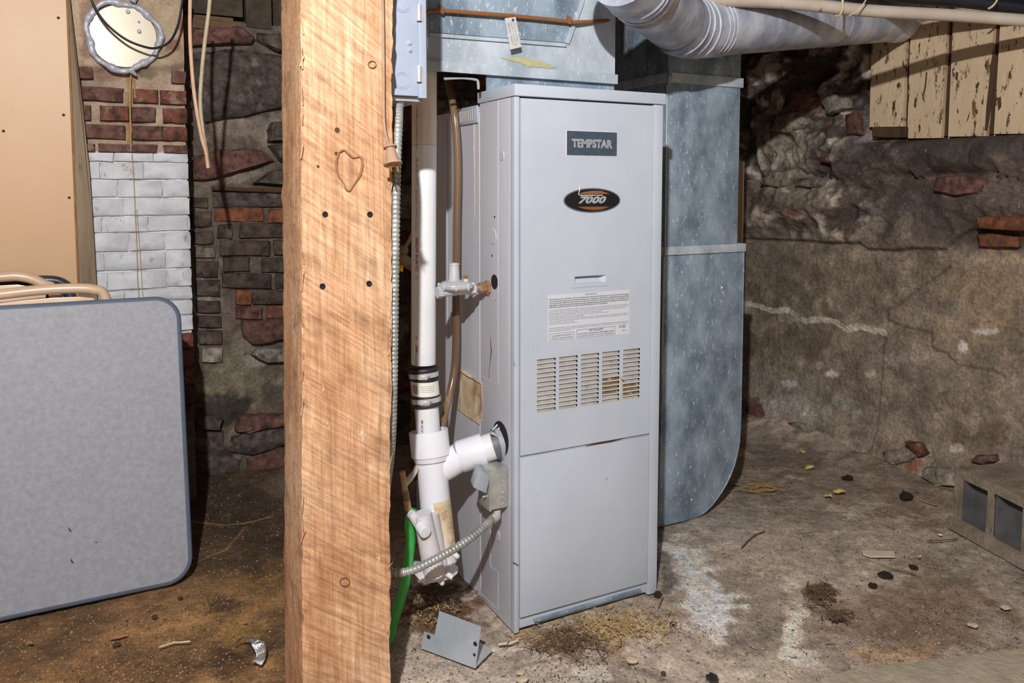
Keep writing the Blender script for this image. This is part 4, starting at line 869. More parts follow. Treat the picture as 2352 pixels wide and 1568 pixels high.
# ---- riser with a rounded boot at the floor
def riser():
    b0 = 1.79; t = thing('return_air_riser', (1.56, b0+.15, 0), 'tall blue-grey galvanised duct with a rounded foot, right of the furnace', 'duct')
    xl = P(1531, 380, b=b0)[0]; xr = P(1700, 250, b=b0)[0]; xr2 = P(1702, 800, b=b0)[0]; xl2 = P(1528, 700, b=b0)[0]
    z1 = P(1600, 183, b=b0)[2]; z2 = P(1600, 573, b=b0)[2]; dep = .3
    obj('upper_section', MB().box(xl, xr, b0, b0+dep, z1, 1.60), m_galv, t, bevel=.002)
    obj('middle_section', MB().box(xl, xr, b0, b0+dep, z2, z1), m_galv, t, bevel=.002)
    # lower section with curved heel
    cen = [(1517, 1232), (1540, 1228), (1565, 1217), (1590, 1200), (1618, 1176), (1645, 1146), (1668, 1110), (1685, 1070), (1695, 1030), (1699, 990), (1701, 940), (1702, 880)]
    poly = [P(x, y, b=b0) for x, y in cen]; poly = [np.array([p[0], b0, max(p[2], .004)]) for p in poly]
    poly = [np.array([xl-.06, b0, .004])]+[p for p in poly]+[np.array([xr2+.002, b0, z2]), np.array([xl-.001, b0, z2]), np.array([xl-.004, b0, .45])]
    poly = [np.array([xl-.012, b0, .004])]+poly[2:]
    obj('curved_boot', MB().prism(poly, (0, 1, 0), dep), m_galv, t, bevel=.0015, angle=20)
    for z_, w_, nm in ((z1, .014, 'joint_band'), (z2, .012, 'joint_band')):
        x1_ = xr if z_ == z1 else xr2
        m = MB(); m.box(xl-.006, x1_+.006, b0-.006, b0-.001, z_-w_, z_+w_); m.box(x1_+.001, x1_+.006, b0-.001, b0+dep, z_-w_, z_+w_); m.box(xl-.006, xl-.001, b0-.001, b0+dep, z_-w_, z_+w_)
        obj(nm, m, m_galv2, t, bevel=.001)
    obj('crimp_end', MB().tube([(xl-.002, b0-.008, z1-.02), (xl-.002, b0-.012, z1), (xl-.001, b0-.008, z1+.022)], [.004, .008, .004], 8), m_zinc, t)
    m = MB(); m.tube([(xl-.003, b0-.003, z2+.01), (xl-.004, b0-.003, z1-.02)], .0028, 8); m.tube([(xl+.004, b0-.003, z2+.01), (xl+.004, b0-.003, z1-.02)], .0014, 6)
    obj('corner_seam', m, m_zinc, t, label='bright corner seam')
    obj('corner_seam', MB().tube([(xl-.006, b0-.002, z2-.015), (xl-.008, b0-.002, .45)], .0028, 8), m_zinc, t, label='bright corner seam')
    p = P(1658, 660, b=b0-.001); obj('paint_spot', MB().lathe(p, (0, -1, 0), [(0, .004), (.0006, .003)], 9), m_white_ink, t)
    p = P(1588, 1147, b=b0-.001); obj('paint_spot', MB().lathe(p, (0, -1, 0), [(0, .003), (.0006, .002)], 8), m_white_ink, t)
    # heel edge bead
    obj('heel_bead', MB().tube([p_+np.array([0, -.001, 0]) for p_ in poly[0:13]], .0026, 8, smooth=2), m_galv_dark, t)
riser()
# board leaning behind the riser
tag(obj('leaning_board', MB().box(P(1703, 400, b=2.2)[0]-.08, P(1710, 400, b=2.2)[0], 2.2, 2.22, .0, P(1706, 370, b=2.2)[2]), m_stud, bevel=.002), 'pale board edge showing behind the tall riser duct', 'board')
# ---- round flue
def flue():
    t = thing('round_duct', (1.6, 1.6, 1.2), 'round galvanised duct with an elbow crossing above the furnace to the right wall', 'duct')
    A_ = P(1425, -70, b=1.38); E = P(1572, 66, b=1.62); W_ = P(2066, 42, a=2.41)
    R = .0755
    d1 = (E-A_)/np.linalg.norm(E-A_); d2 = (W_-E)/np.linalg.norm(W_-E)
    J1 = E-d1*.075; J2 = E+d2*.075
    def seg_(p, q, name, r0=R, r1=None, mt=m_flue, lab=None):
        L_ = np.linalg.norm(q-p); obj(name, MB().lathe(p, q-p, [(0, r0), (L_, r1 or r0)], 40, True), mt, t, angle=50, label=lab)
    T1 = A_+d1*np.linalg.norm(J1-A_)*.38
    seg_(A_, T1, 'pipe_length', R*1.0)
    obj('foil_tape', MB().lathe(T1-d1*.012, d1, [(0, R*1.02), (.004, R*1.045), (.012, R*1.03), (.022, R*1.05), (.034, R*1.03), (.036, R)], 40, False), m_tape, t, label='wrinkled foil tape')
    for k in (.03, .045): obj('swage_bead', MB().lathe(T1-d1*k, d1, [(-.004, R), (0, R*1.04), (.004, R)], 40, False), m_flue, t)
    seg_(T1, J1, 'pipe_length', R*.995)
    # gored elbow
    n = 4; pts = []
    for i in range(n+1):
        k = i/n; pts.append(J1*(1-k)**2+2*E*k*(1-k)+J2*k*k)
    for i in range(n):
        d = pts[i+1]-pts[i]; L_ = np.linalg.norm(d)
        obj('elbow_gore', MB().lathe(pts[i]-d*.14, d, [(0, R*(1.01+.006*(i % 2))), (L_*1.28, R*(1.01+.006*(i % 2)))], 40, False), m_flue, t, angle=50)
        if i: dd = pts[i+1]-pts[i-1]; dd /= np.linalg.norm(dd); obj('gore_bead', MB().lathe(pts[i]-dd*.004, dd, [(0, R*1.005), (.003, R*1.05), (.007, R*1.05), (.010, R*1.005)], 40, False), m_flue, t)
    seg_(J2, W_, 'pipe_length', R*.985)
    for k in (.012, .03, .045): obj('swage_bead', MB().lathe(J2+d2*k, d2, [(-.003, R), (0, R*1.025), (.003, R)], 40, False), m_flue, t)
    Q = J2+(W_-J2)*.58; obj('joint_bead', MB().lathe(Q, d2, [(0, R), (.0015, R*1.012), (.01, R*1.012), (.011, R)], 40, False), m_flue, t)
    Q = W_-d2*.05; obj('end_collar', MB().lathe(Q, d2, [(-.03, R), (0, R*1.03), (.01, R*1.05), (.04, R*1.05), (.05, R*1.0)], 40, True), m_flue, t)
    for x, y in [(1648, 48), (1626, 66)]: pass
    up_ = np.array([0, 0, 1.])
    for k, an in [(.2, 3.6), (.5, 3.4), (.8, 3.5)]:
        pp = J1*(1-k)**2+2*E*k*(1-k)+J2*k*k; obj('sheet_screw', MB().lathe(pp+np.array([-.3, -.85, -.35])*R*1.02, (-.3, -.85, -.35), [(0, .003), (.003, .0025)], 6), m_ink_grey, t)
flue()
# ---- overhead pipes
t = thing('white_overhead_pipe', P(2000, 30, b=1.5), 'old white pipe running overhead above the round duct', 'pipe')
wp = [P(1500, -24, b=1.62), P(1600, -4, b=1.59), P(1800, 6, b=1.55), P(2000, 25, b=1.48), P(2200, 36, b=1.40), P(2420, 52, b=1.27)]
obj('pipe_body', MB().tube(wp, .0165, 20, smooth=6), m_oldwhite, t)
h = thing('pipe_strap', P(1925, 30, b=1.49), 'yellowed loop strap holding the white overhead pipe', 'strap')
pp = P(1925, 20, b=1.505); dd = wp[3]-wp[2]; dd /= np.linalg.norm(dd); sd_ = np.cross(dd, [0, 0, 1.])
obj('strap_loop', MB().tube([pp+sd_*.0195*math.cos(a_)+np.array([0, 0, .0195*math.sin(a_)]) for a_ in np.linspace(-math.pi*1.05, math.pi*.05, 15)]+[pp+sd_*.02+np.array([0, 0, .09])], .0032, 8), m_strap, h)
obj('strap_tail', MB().tube([P(2000, -20, b=1.45), P(1985, 6, b=1.45), P(1968, 26, b=1.46), P(1950, 36, b=1.465)], .0018, 6, smooth=3), m_strap, h)
t = thing('black_overhead_pipe', P(2200, 10, b=1.5), 'black pipe running overhead behind the white pipe', 'pipe')
obj('pipe_body', MB().tube([P(1850, -60, b=1.68), P(2050, -14, b=1.58), P(2200, 0, b=1.48), P(2352, 18, b=1.375), P(2450, 30, b=1.31)], .021, 20, smooth=4), m_blackpipe, t)
obj('strap_loop', MB().tube([P(2288, -20, b=1.385), P(2290, 0, b=1.38), P(2280, 14, b=1.385), P(2270, 20, b=1.395)], .003, 8, smooth=3), m_strap, t)
tag(obj('ceiling_board', MB().hexa([P(2180, -6, b=1.75), P(2460, 22, b=1.45), P(2460, 22, b=1.50), P(2180, -6, b=1.80), P(2180, -60, b=1.75), P(2460, -40, b=1.45), P(2460, -40, b=1.5), P(2180, -60, b=1.8)]), m_old2, smooth=False), 'brown joist face above the black overhead pipe', 'joist')
for k, pts in enumerate([[(1440, 60, 1.95), (1442, 100, 1.96), (1455, 150, 1.97), (1470, 215, 1.98), (1476, 250, 1.98)], [(1494, 95, 2.0), (1496, 150, 2.0), (1497, 220, 2.0)]]):
    tag(obj('thermostat_wire', MB().tube([P(x, y, b=b_) for x, y, b_ in pts], .0022, 6, smooth=4), m_copper if k == 0 else m_ink_grey), ['thin bent brown wire dropping behind the furnace top', 'thin straight dark wire beside the riser duct'][k], 'wire')
# ================================================================== RIGHT WALL BOARDS
pt = thing('board_panel', (AW, 1.7, 1.15), 'peeling cream-painted vertical boards above the right stone wall', 'wall panel')
XB = AW-.012
cx = [(2012, 2090, 2004, 2080), (2101, 2184, 2092, 2168), (2199, 2294, 2185, 2272), (2309, 2396, 2290, 2376), (2404, 2500, 2382, 2475), (2508, 2610, 2482, 2580)]
for i, (t0, t1, c0, c1) in enumerate(cx):
    yb = [292, 318, 314, 308, 303, 298][i]
    pts = [P(c0, yb, a=XB), P(c1, yb-1, a=XB), P(t1, -10, a=XB), P(t0, -10, a=XB)]
    bl = []
    n = 14; L_ = [pts[0]+(pts[3]-pts[0])*k/n for k in range(n+1)]; R_ = [pts[1]+(pts[2]-pts[1])*k/n for k in range(n+1)]
    poly = [p+np.array([0, -.0022*random.random() if i != 2 else 0, 0]) for p in R_]+[p for p in L_[::-1]]
    obj('board', MB().prism(poly, (-1, 0, 0), .016 if i != 1 else .014), m_plank, pt, smooth=False)
    if i < 5:
        s = P(cx[i+1][2]-3, yb, a=XB); e = P(cx[i+1][0]-3, -10, a=XB); obj('bead', MB().tube([s+np.array([-.006, 0, 0]), e+np.array([-.006, 0, 0])], .0026, 8), m_plank, pt)
obj('backing_board', MB().prism([P(2004, 318, a=XB+.0), P(2580, 297, a=XB), P(2610, -20, a=XB), P(2010, -20, a=XB)], (1, 0, 0), .004), m_plank_dark, pt, smooth=False, label='dark bare wood behind the gaps')
obj('rotten_foot', MB().prism([P(x, y, a=XB-.002) for x, y in [(2006, 290), (2060, 286), (2086, 292), (2084, 316), (2040, 316), (2008, 314)]], (-1, 0, 0), .010), m_plank_dark, pt, smooth=False, bevel=.003, label='bare rotten wood at the foot of the first board')
for pl in [[(2282, 120), (2288, 118), (2286, 160), (2282, 210), (2276, 250), (2268, 300), (2262, 300), (2266, 240), (2272, 190), (2274, 150)], [(2196, 165), (2201, 166), (2199, 186), (2195, 182)], [(2130, 165), (2127, 200), (2120, 228), (2118, 226), (2124, 196), (2127, 166)], [(2290, 225), (2299, 222), (2300, 245), (2293, 255)], [(2101, 225), (2106, 228), (2103, 248), (2099, 244)]]:
    obj('bare_patch', MB().prism([P(x, y, a=XB-.0162) for x, y in pl], (-1, 0, 0), .0004), m_plank_dark, pt, smooth=False)
# ================================================================== LEFT BOARD AND STUD
bt = thing('beige_panel', (-.2, 2.57, 0), 'large glossy beige painted panel standing at the left edge', 'panel')
q0 = P(150, 0, b=2.561); q1 = P(178, 640, b=2.561); ar = (q0[0]+q1[0])/2
obj('panel_sheet', MB().box(-1.1, ar, 2.561, 2.566, .0, 1.59), m_board, bt, smooth=False)
obj('panel_edge', MB().box(ar+.0002, ar+.0052, 2.5605, 2.567, .0, 1.59), m_boardedge, bt, smooth=False, label='brown raw panel edge')
for x, y in [(134, 41), (146, 264), (159, 454), (8, 301)]:
    p = P(x, y, b=2.5605); obj('screw', MB().lathe(p, (0, -1, 0), [(0, .004), (.0012, .0036), (.0008, .001)], 9), m_hole, bt)
st = MB(); sf = [P(151, -60, b=2.569), P(157, -60, b=2.59), P(161, 0, b=2.59), P(185, 200, b=2.59), P(206, 400, b=2.59), P(216, 560, b=2.59), P(224, 700, b=2.59)]
lo_ = sf[-1]; sf = [np.array([ar+.003, 2.569, 1.59])]+[p if p[2] < 1.6 else np.array([p[0], p[1], 1.59]) for p in sf[2:]]+[np.array([lo_[0]+.004, 2.59, 0]), np.array([ar+.003, 2.569, 0])]
st.prism([p-np.array([0, .002, 0]) for p in sf], (0, 1, 0), .028)
tag(obj('wall_stud', st, m_stud, smooth=False), 'weathered grey wooden stud between the beige panel and the brick pillar', 'stud')
# ================================================================== PLUMBING IN FRONT OF THE FURNACE SIDE
def pvc():
    t = thing('pvc_drain_pipe', (.645, 1.66, .5), 'tall white plastic vent pipe with printed lettering, between post and furnace', 'pipe')
    b_ = 1.66; c0 = P(975, 60, b=b_); c1 = P(974, 400, b=b_); c2 = P(972.5, 835, b=b_)
    R = 28.5*mpp(c1)
    up_ = c0+(c0-c1)*.5
    zs = P(1003, 333, b=b_-R)[2]  # above this height the cream colour paints in the switch box's shadow
    cA = c1+(c0-c1)*((zs-c1[2])/(c0[2]-c1[2]))
    obj('upper_pipe', MB().lathe(cA, up_-cA, [(0, R), (np.linalg.norm(up_-cA), R)], 36), m_pvc_shade, t, label='upper pipe with box shadow in its colour')
    obj('lower_pipe', MB().lathe(c2, cA-c2, [(0, R), (np.linalg.norm(cA-c2)-.0005, R)], 36), m_pvc, t, label='white lower pipe')
    k0 = P(983, 18, b=b_); obj('coupling', MB().lathe(k0, (0, 0, 1), [(0, R*1.0), (.0, R*1.14), (.2, R*1.14)], 36), m_pvc_shade, t)
    cc = (c1[0], c1[1])
    def lt(s_, ybot, ytop, mt, h, xs=958, bold=.01):
        z0 = P(xs, ybot, b=b_-R)[2]; z1 = P(xs, ytop, b=b_-R)[2]; zm = (z0+z1)/2; k = (zm-c2[2])/(cA[2]-c2[2]); ct = c2+(cA-c2)*k
        # surface angle facing the camera for that column
        th = math.pi*1.5-math.radians(62)
        text(s_, (0, 0, z0), z1-z0, None or (0, 0, 1), (1, 0, 0), t, mt, name='pipe_lettering', height=h, bold=bold, wrap=((ct[0], ct[1]), R+.0003, th))
    lt('2"', 644, 634, m_ink_soft, .006); lt('CREAMLINE  PVC-DWV', 626, 545, m_ink_mag, .0075, bold=.03); lt('SCH 40 PVC', 530, 505, m_ink_soft, .003)
    lt('[NSF-DWV]', 500, 476, m_ink_soft, .005); lt('ASTM D 2665 -', 470, 432, m_ink_soft, .004); lt('PVC - SCH 40', 425, 362, m_ink_soft, .0062); lt('PVC DWV - NSF PW-NSF14 AT 73 F', 355, 262, m_ink_soft, .0042); lt('[NSFpw]', 266, 244, M('brown_ink', (150, 96, 70), rough=.6), .005)
    lt('ASTM D 2665', 842, 815, m_ink_soft, .004); lt('PPFA', 812, 795, m_ink_mag, .0068, bold=.03); lt('%', 783, 774, m_ink_soft, .006)
    return R, c2
R, c2 = pvc()
TB_ = 1.63
# rubber coupling
ct = P(972, 845, b=1.655); cb = P(980, 932, b=1.645); d = ct-cb; L_ = np.linalg.norm(d)
t = thing('rubber_coupling', cb, 'black rubber coupling with two steel band clamps joining the white pipes', 'coupling')
Rc = 33*mpp(ct)
obj('rubber_sleeve', MB().lathe(cb, d, [(0, Rc*1.02), (.004, Rc*1.08), (.008, Rc*1.02), (L_*.3, Rc*.96), (L_*.45, Rc*.96), (L_*.7, Rc*.98), (L_-.008, Rc*.97), (L_-.004, Rc*1.04), (L_, Rc*1.02)], 36), m_rubber, t)
for k in (.17, .83):
    p = cb+d*k; cl = obj('band_clamp', MB().lathe(p-d/L_*.0055, d, [(0, Rc*1.0), (.0005, Rc*1.04), (.0105, Rc*1.04), (.011, Rc*1.0)], 36, False), m_steel, t)
    dirc = np.array([CC[0]-p[0], CC[1]-p[1], 0]); dirc /= np.linalg.norm(dirc); sd_ = np.cross([0, 0, 1.], dirc)
    obj('clamp_screw', MB().tube([p+dirc*Rc*1.08+sd_*(-.012), p+dirc*Rc*1.1+sd_*.008], .0042, 8), m_steel, cl)
    for j in range(7):
        th = -.15+j*.09; dv = dirc*math.cos(th)+sd_*math.sin(th); obj('thread', MB().tube([p+dv*Rc*1.05-np.array([0, 0, .004]), p+dv*Rc*1.05+np.array([0, 0, .004])], .0007, 4), m_ink_grey, cl)
def wrapst(name, z0, z1, th0, th1, Rr, c, mt, par, lab=None):
    m = MB(); n = 20; v = []
    for i in range(n+1):
        th = th0+(th1-th0)*i/n
        for zz in (z0, z1):
            k = (zz-cb[2])/(ct[2]-cb[2]); cc_ = cb+d*k
            v.append((cc_[0]+Rr*math.cos(th), cc_[1]+Rr*math.sin(th), zz))
    m.add(v, [(2*i, 2*i+2, 2*i+3, 2*i+1) for i in range(n)]); return obj(name, m, mt, par, label=lab)
fa = math.atan2(CC[1]-cb[1], CC[0]-cb[0])
zl0, zl1 = P(975, 912, b=1.62)[2], P(975, 880, b=1.62)[2]
stk = wrapst('sticker', zl0, zl1, fa-1.2, fa+1.35, Rc*.995, 0, m_sticker, t, 'white barcode sticker')
wrapst('sticker_edge', zl0, zl1, fa-1.45, fa-1.2, Rc*.995, 0, m_mag, t, 'magenta sticker edge')
for j in range(9): 
    th = fa-.95+j*.055; wrapst('barcode_bar', zl0+.006, zl1-.006, th, th+(.018 if j % 3 else .032), Rc*1.0, 0, m_ink, stk)
for j in range(4): wrapst('printed_line', zl1-.008-j*.004, zl1-.0088-j*.004, fa-.3, fa+.7, Rc*1.0, 0, m_ink_soft, stk)
# lower pipe into hub, wye, trap
t = thing('drain_trap_assembly', P(1005, 1335, b=1.6), 'white plastic drain trap with flared hub and side branch into the furnace', 'plumbing trap')
pb = P(985, 1010, b=1.635); 
obj('inlet_pipe', MB().lathe(pb, cb-pb, [(0, R*.98), (np.linalg.norm(cb-pb)+.01, R*.98)], 36), m_pvc, t)
hc = P(990, 1045, b=1.625); ht = P(984, 988, b=1.635); dh = ht-hc; Lh = np.linalg.norm(dh); Rh = 45*mpp(hc)
obj('hub', MB().lathe(hc, dh, [(-.012, Rh*.86), (-.002, Rh*.92), (0, Rh), (Lh, Rh), (Lh, Rh*.93), (.02, Rh*.92), (.018, R)], 40, False), m_pvc_lav, t)
bb = P(1012, 1290, b=1.60); Rb = 34.5*mpp(bb)
obj('trap_body', MB().lathe(bb, hc-bb, [(0, Rb*1.1), (np.linalg.norm(hc-bb)*.5, Rb*1.03), (np.linalg.norm(hc-bb)-.01, Rb*1.0)], 40), m_pvc_lav, t)
text('SCH 40', pb+np.array([-R*.35, -R-.001, .005]), .001, (1, 0, 0), (0, 0, 1), t, m_ink_soft) if False else None
z0 = P(968, 1000, b=1.60)[2]; th = math.pi*1.5-math.radians(52)
text('SCH 40', (0, 0, z0), .028, (0, 0, 1), (1, 0, 0), t, m_ink_soft, name='pipe_lettering', height=.006, bold=.01, wrap=((P(982, 990, b=1.637)[0], 1.639), R*.98+.0006, th))
# branch
j0 = P(1003, 1085, b=1.625); j1 = P(1058, 1048, b=1.605); j2 = P(1112, 1031, b=1.585); j3 = P(1139, 1022, b=1.573); j4 = P(1156, 1017, a=A0+.01)
Rj = 37*mpp(j1)
obj('branch_neck', MB().tube([j0, j0+(j1-j0)*.5, j1], [Rj*.80, Rj*.86, Rj*.9], 36), m_pvc_lav, t)
obj('branch_hub', MB().tube([j1-(j2-j1)*.08, j1, j2], [Rj*.93, Rj*1.0, Rj*1.0], 36), m_pvc_lav, t)
obj('branch_stub', MB().tube([j2, j3], [Rj*.84, Rj*.84], 36), m_pvc, t)
obj('rubber_elbow', MB().tube([j3-(j3-j2)*.1, j3, j4, j4+np.array([.03, 0, .004])], [Rj*.98, Rj*.99, Rj*.97, Rj*.97], 36), m_rubber_grey, t, label='grey rubber connector')
dj = (j4-j3)/np.linalg.norm(j4-j3); cm = j3*.62+j4*.38
cl = obj('band_clamp', MB().lathe(cm-dj*.006, dj, [(0, Rj*1.0), (.0006, Rj*1.05), (.0115, Rj*1.05), (.012, Rj*1.0)], 36, False), m_zinc, t, label='wide zinc band clamp')
for s in (0, .014): obj('clamp_screw', MB().tube([cm+np.array([-.018+s, -.006, Rj*1.02]), cm+np.array([-.006+s, -.006, Rj*1.2+.004])], .0022, 7), m_steel, cl)
obj('clamp_screw', MB().tube([P(1128, 993, b=1.55), P(1144, 1001, b=1.55)], .0034, 7), m_steel, cl)
# second chamber of the trap with cap
s0 = P(970, 1178, b=1.565); s1 = P(998, 1318, b=1.56); Rs = 21*mpp(s0)
obj('front_chamber', MB().tube([s0, s1], [Rs*1.0, Rs*1.22], 28), m_pvc_dirty, t)
obj('chamber_web', MB().tube([(s0+P(1000, 1180, b=1.6))/2, (s1+bb)/2], [Rs*1.1, Rs*1.3], 20), m_pvc_dirty, t)
cp = P(973, 1221, b=1.535); obj('inlet_cap', MB().lathe(cp+np.array([.0, .02, .004]), (.1, -1, -.15), [(0, .0118), (.024, .0132), (.026, .012), (.0265, .003)], 24), m_pvc_lav, t)
obj('side_ear', MB().tube([P(942, 1178, b=1.57), P(950, 1185, b=1.57), P(958, 1205, b=1.57)], [.009, .011, .008], 14), m_pvc_dirty, t)
pl = [P(x, y, b=1.56) for x, y in [(962, 1330), (975, 1318), (1010, 1322), (1040, 1296), (1054, 1302), (1052, 1318), (1030, 1332), (985, 1341), (966, 1338)]]
obj('bottom_flange', MB().prism(pl, (0, 1, 0), .075), m_pvc_dirty, t, bevel=.004)
obj('trap_foot', MB().tube([P(985, 1300, b=1.585), P(990, 1326, b=1.58)], [.026, .030], 24), m_pvc_dirty, t)
obj('bolt', MB().tube([P(1024, 1315, b=1.55), P(1040, 1327, b=1.535)], [.0062, .0055], 10), m_pvc_dirty, t)
obj('bolt_tip', MB().tube([P(1036, 1324, b=1.539), P(1041, 1327, b=1.533)], .003, 8), m_ink_grey, t)
for x, y in [(1048, 1275), (1013, 1336)]: obj('lug', MB().lathe(P(x, y, b=1.57), (.3, -1, -.3), [(-.012, .006), (.006, .0055), (.008, .004)], 12), m_pvc_dirty, t)
# stained label wrapped on the trap body
def bodyc(z): k = (z-bb[2])/(hc[2]-bb[2]); return bb+(hc-bb)*k
m = MB(); v = []; n = 18; z0 = P(1010, 1285, b=1.57)[2]; z1 = P(1010, 1158, b=1.57)[2]; fa2 = math.atan2(-1.6, -.62)
for i in range(n+1):
    th = fa2-.1+1.5*i/n
    for j in range(9):
        zz = z0+(z1-z0)*j/8; c_ = bodyc(zz); rr = Rb*(1.1-.07*(zz-bb[2])/(hc[2]-bb[2])*2)+.0010
        v.append((c_[0]+rr*math.cos(th), c_[1]+rr*math.sin(th), zz))
m.add(v, [(i*9+j, (i+1)*9+j, (i+1)*9+j+1, i*9+j+1) for i in range(n) for j in range(8)])
lb = obj('trap_label', m, m_lglabel, t, label='brown-stained instruction label')
for i in range(9):
    zz = z1-.012-i*.0052; c_ = bodyc(zz); rr = Rb*(1.1-.14*(zz-bb[2])/(hc[2]-bb[2]))+.0016
    q = [(c_[0]+rr*math.cos(th), c_[1]+rr*math.sin(th), zz) for th in np.linspace(fa2+.15+.06*i, fa2+1.2, 8)]
    obj('printed_line', MB().tube(q, .0005, 4), m_rust_stain, lb)
# condensate hose and small fittings left of the trap
t = thing('green_hose', P(905, 1440, z=0), 'green garden hose hanging down behind the post from the trap', 'hose')
obj('hose_body', MB().tube([P(948, 1168, b=1.60), P(940, 1200, b=1.60), P(943, 1240, b=1.61), P(936, 1300, b=1.62), P(925, 1360, b=1.62), P(905, 1420, b=1.615), P(890, 1470, b=1.59), P(850, 1500, b=1.56)], [.0100, .0108, .0112, .0112, .0112, .0112, .0112, .0112], 18, smooth=6), m_green, t)
t = thing('condensate_tee', P(935, 1180, b=1.60), 'amber and cloudy plastic tube tee standing above the green hose', 'fitting')
obj('amber_tube', MB().tube([P(924, 1082, b=1.60), P(931, 1130, b=1.60)], .0062, 14), m_vinyl_tan, t)
obj('hose_mender', MB().tube([P(931, 1126, b=1.60), P(935, 1150, b=1.60)], .0068, 12), m_brass_dull, t)
obj('amber_sleeve', MB().tube([P(934, 1148, b=1.60), P(938, 1170, b=1.60)], .0074, 14), m_vinyl_tan, t)
obj('cloudy_elbow', MB().tube([P(930, 1112, b=1.602), P(940, 1100, b=1.604), P(952, 1084, b=1.61), P(962, 1064, b=1.63)], [.006, .0072, .006, .006], 12, smooth=3), m_clear, t)
# brown drain hose
t = thing('brown_drain_hose', P(1020, 970, b=1.72), 'translucent brown hose running down the furnace side', 'hose')
hp = [(1026, 176, 1.80), (1032, 200, 1.78), (1042, 250, 1.745), (1049, 320, 1.735), (1051, 400, 1.735), (1049, 500, 1.735), (1048, 600, 1.735), (1047, 700, 1.735), (1047, 790, 1.735), (1042, 860, 1.73), (1028, 925, 1.71), (1016, 975, 1.68), (1008, 1010, 1.67)]
obj('hose_body', MB().tube([P(x, y, b=b_) for x, y, b_ in hp], .0088, 18, smooth=6), m_vinyl, t)
# ---- gas regulator and union
def regulator():
    b_ = 1.625; q = lambda x, y, o=0.: P(x, y, b=b_+o); t = thing('gas_regulator', q(1047, 690), 'grey cast gas regulator with a vent stack, piped into the furnace side', 'regulator')
    l0 = q(1004, 672); r0 = q(1090, 663); ax_ = r0-l0; ax_ /= np.linalg.norm(ax_)
    obj('flow_body', MB().tube([l0+ax_*.008, r0-ax_*.01], .0108, 20), m_cast, t)
    obj('end_nut', MB().lathe(l0, ax_, [(0, .0135), (.011, .0145), (.0125, .012)], 6), m_cast, t, angle=20)
    obj('end_nut', MB().lathe(r0-ax_*.014, ax_, [(0, .012), (.0015, .0142), (.014, .0142), (.0145, .011)], 6), m_cast, t, angle=20)
    c = q(1047, 657); u = np.array([0, 0, 1.])
    obj('lower_diaphragm_cover', MB().lathe(c-u*.009, u, [(0, .022), (.004, .036), (.007, .0375)], 36), m_cast, t)
    obj('diaphragm_rim', MB().lathe(c-u*.0015, u, [(0, .0405), (.0035, .0405)], 14), m_cast, t, angle=20)
    obj('upper_diaphragm_cover', MB().lathe(c+u*.0025, u, [(0, .0385), (.002, .038), (.008, .030), (.0105, .017)], 36), m_cast, t)
    obj('vent_stack', MB().lathe(c+u*.011-np.array([.004, 0, 0]), u, [(0, .0165), (.004, .0125), (.036, .0108), (.037, .0120), (.0405, .0118), (.0405, .008), (.036, .008)], 28), m_cast, t)
    obj('bleed_boss', MB().lathe(c+np.array([.019, -.012, .005]), u, [(0, .007), (.012, .0055)], 14), m_cast, t)
    obj('bleed_plug', MB().lathe(c+np.array([.019, -.012, .017]), u, [(0, .0042), (.004, .0042), (.0045, .0062), (.007, .0058)], 8), m_brass, t, label='brass bleed plug')
    for k in range(8):
        th = .4+k*math.pi/4; p = c+np.array([.0375*math.cos(th), .0375*math.sin(th), -.006]); obj('cover_bolt', MB().lathe(p, u, [(0, .0024), (.001, .0032), (.012, .0030), (.014, .0018)], 8), m_cast, t)
    n0 = r0+ax_*.0; n1 = q(1107, 661); n2 = q(1120, 661, -.002); n3 = q(1134, 657, -.004); n4 = q(1142, 655, -.01)+np.array([.02, 0, 0])
    obj('threaded_nipple', MB().lathe(n0-ax_*.002, n1-n0, [(i*.0026, .0098 if i % 2 else .0088) for i in range(9)], 18), m_copper, t)
    obj('union_tailpiece', MB().lathe(n1-ax_*.008, ax_, [(0, .0105), (.004, .0128), (.018, .0128), (.019, .011)], 8), m_brass_dull, t, angle=20)
    obj('union_nut', MB().lathe(n2-ax_*.005, ax_, [(0, .0150), (.003, .0182), (.015, .0182), (.018, .0158)], 8), m_copper, t, angle=20)
    obj('pipe_stub', MB().lathe(n3-ax_*.008, n4-n3, [(0, .0118), (.006, .0128), (.01, .0115), (.05, .0115)], 16), m_copper, t)
    obj('supply_elbow', MB().tube([l0+ax_*.009, l0+ax_*.009+np.array([0, .02, 0]), l0+np.array([.006, .06, 0]), l0+np.array([.0, .09, 0])], .0085, 14), m_cast, t)
regulator()
# gas cock behind the pipe
t = thing('gas_valve', P(930, 600, b=1.76), 'small brass flare valve with a yellow tag, half hidden behind the white pipe', 'valve')
q = lambda x, y, o=0.: P(x, y, b=1.76+o)
obj('copper_tube', MB().tube([q(925, 576), q(938, 555), q(950, 530, .02), q(962, 505, .05)], .0042, 10, smooth=3), m_copper, t)
obj('flare_nut', MB().lathe(q(922, 582), q(932, 566)-q(922, 582), [(0, .0105), (.003, .0125), (.015, .0115), (.019, .007)], 6), m_brass_dull, t, angle=20)
obj('valve_body', MB().tube([q(916, 590), q(922, 594), q(932, 600), q(946, 608)], [.011, .015, .0135, .0125], 12), m_brass_dull, t)
obj('outlet', MB().tube([q(940, 604), q(952, 612), q(966, 618)], [.0145, .0145, .014], 12), m_copper, t)
yt = [q(x, y, -.02) for x, y in [(910, 606), (926, 611), (925, 625), (910, 618)]]; ytg = obj('yellow_tag', MB().prism(yt, (0, -1, 0), .001), m_yellow, t, smooth=False, label='small yellow tag')
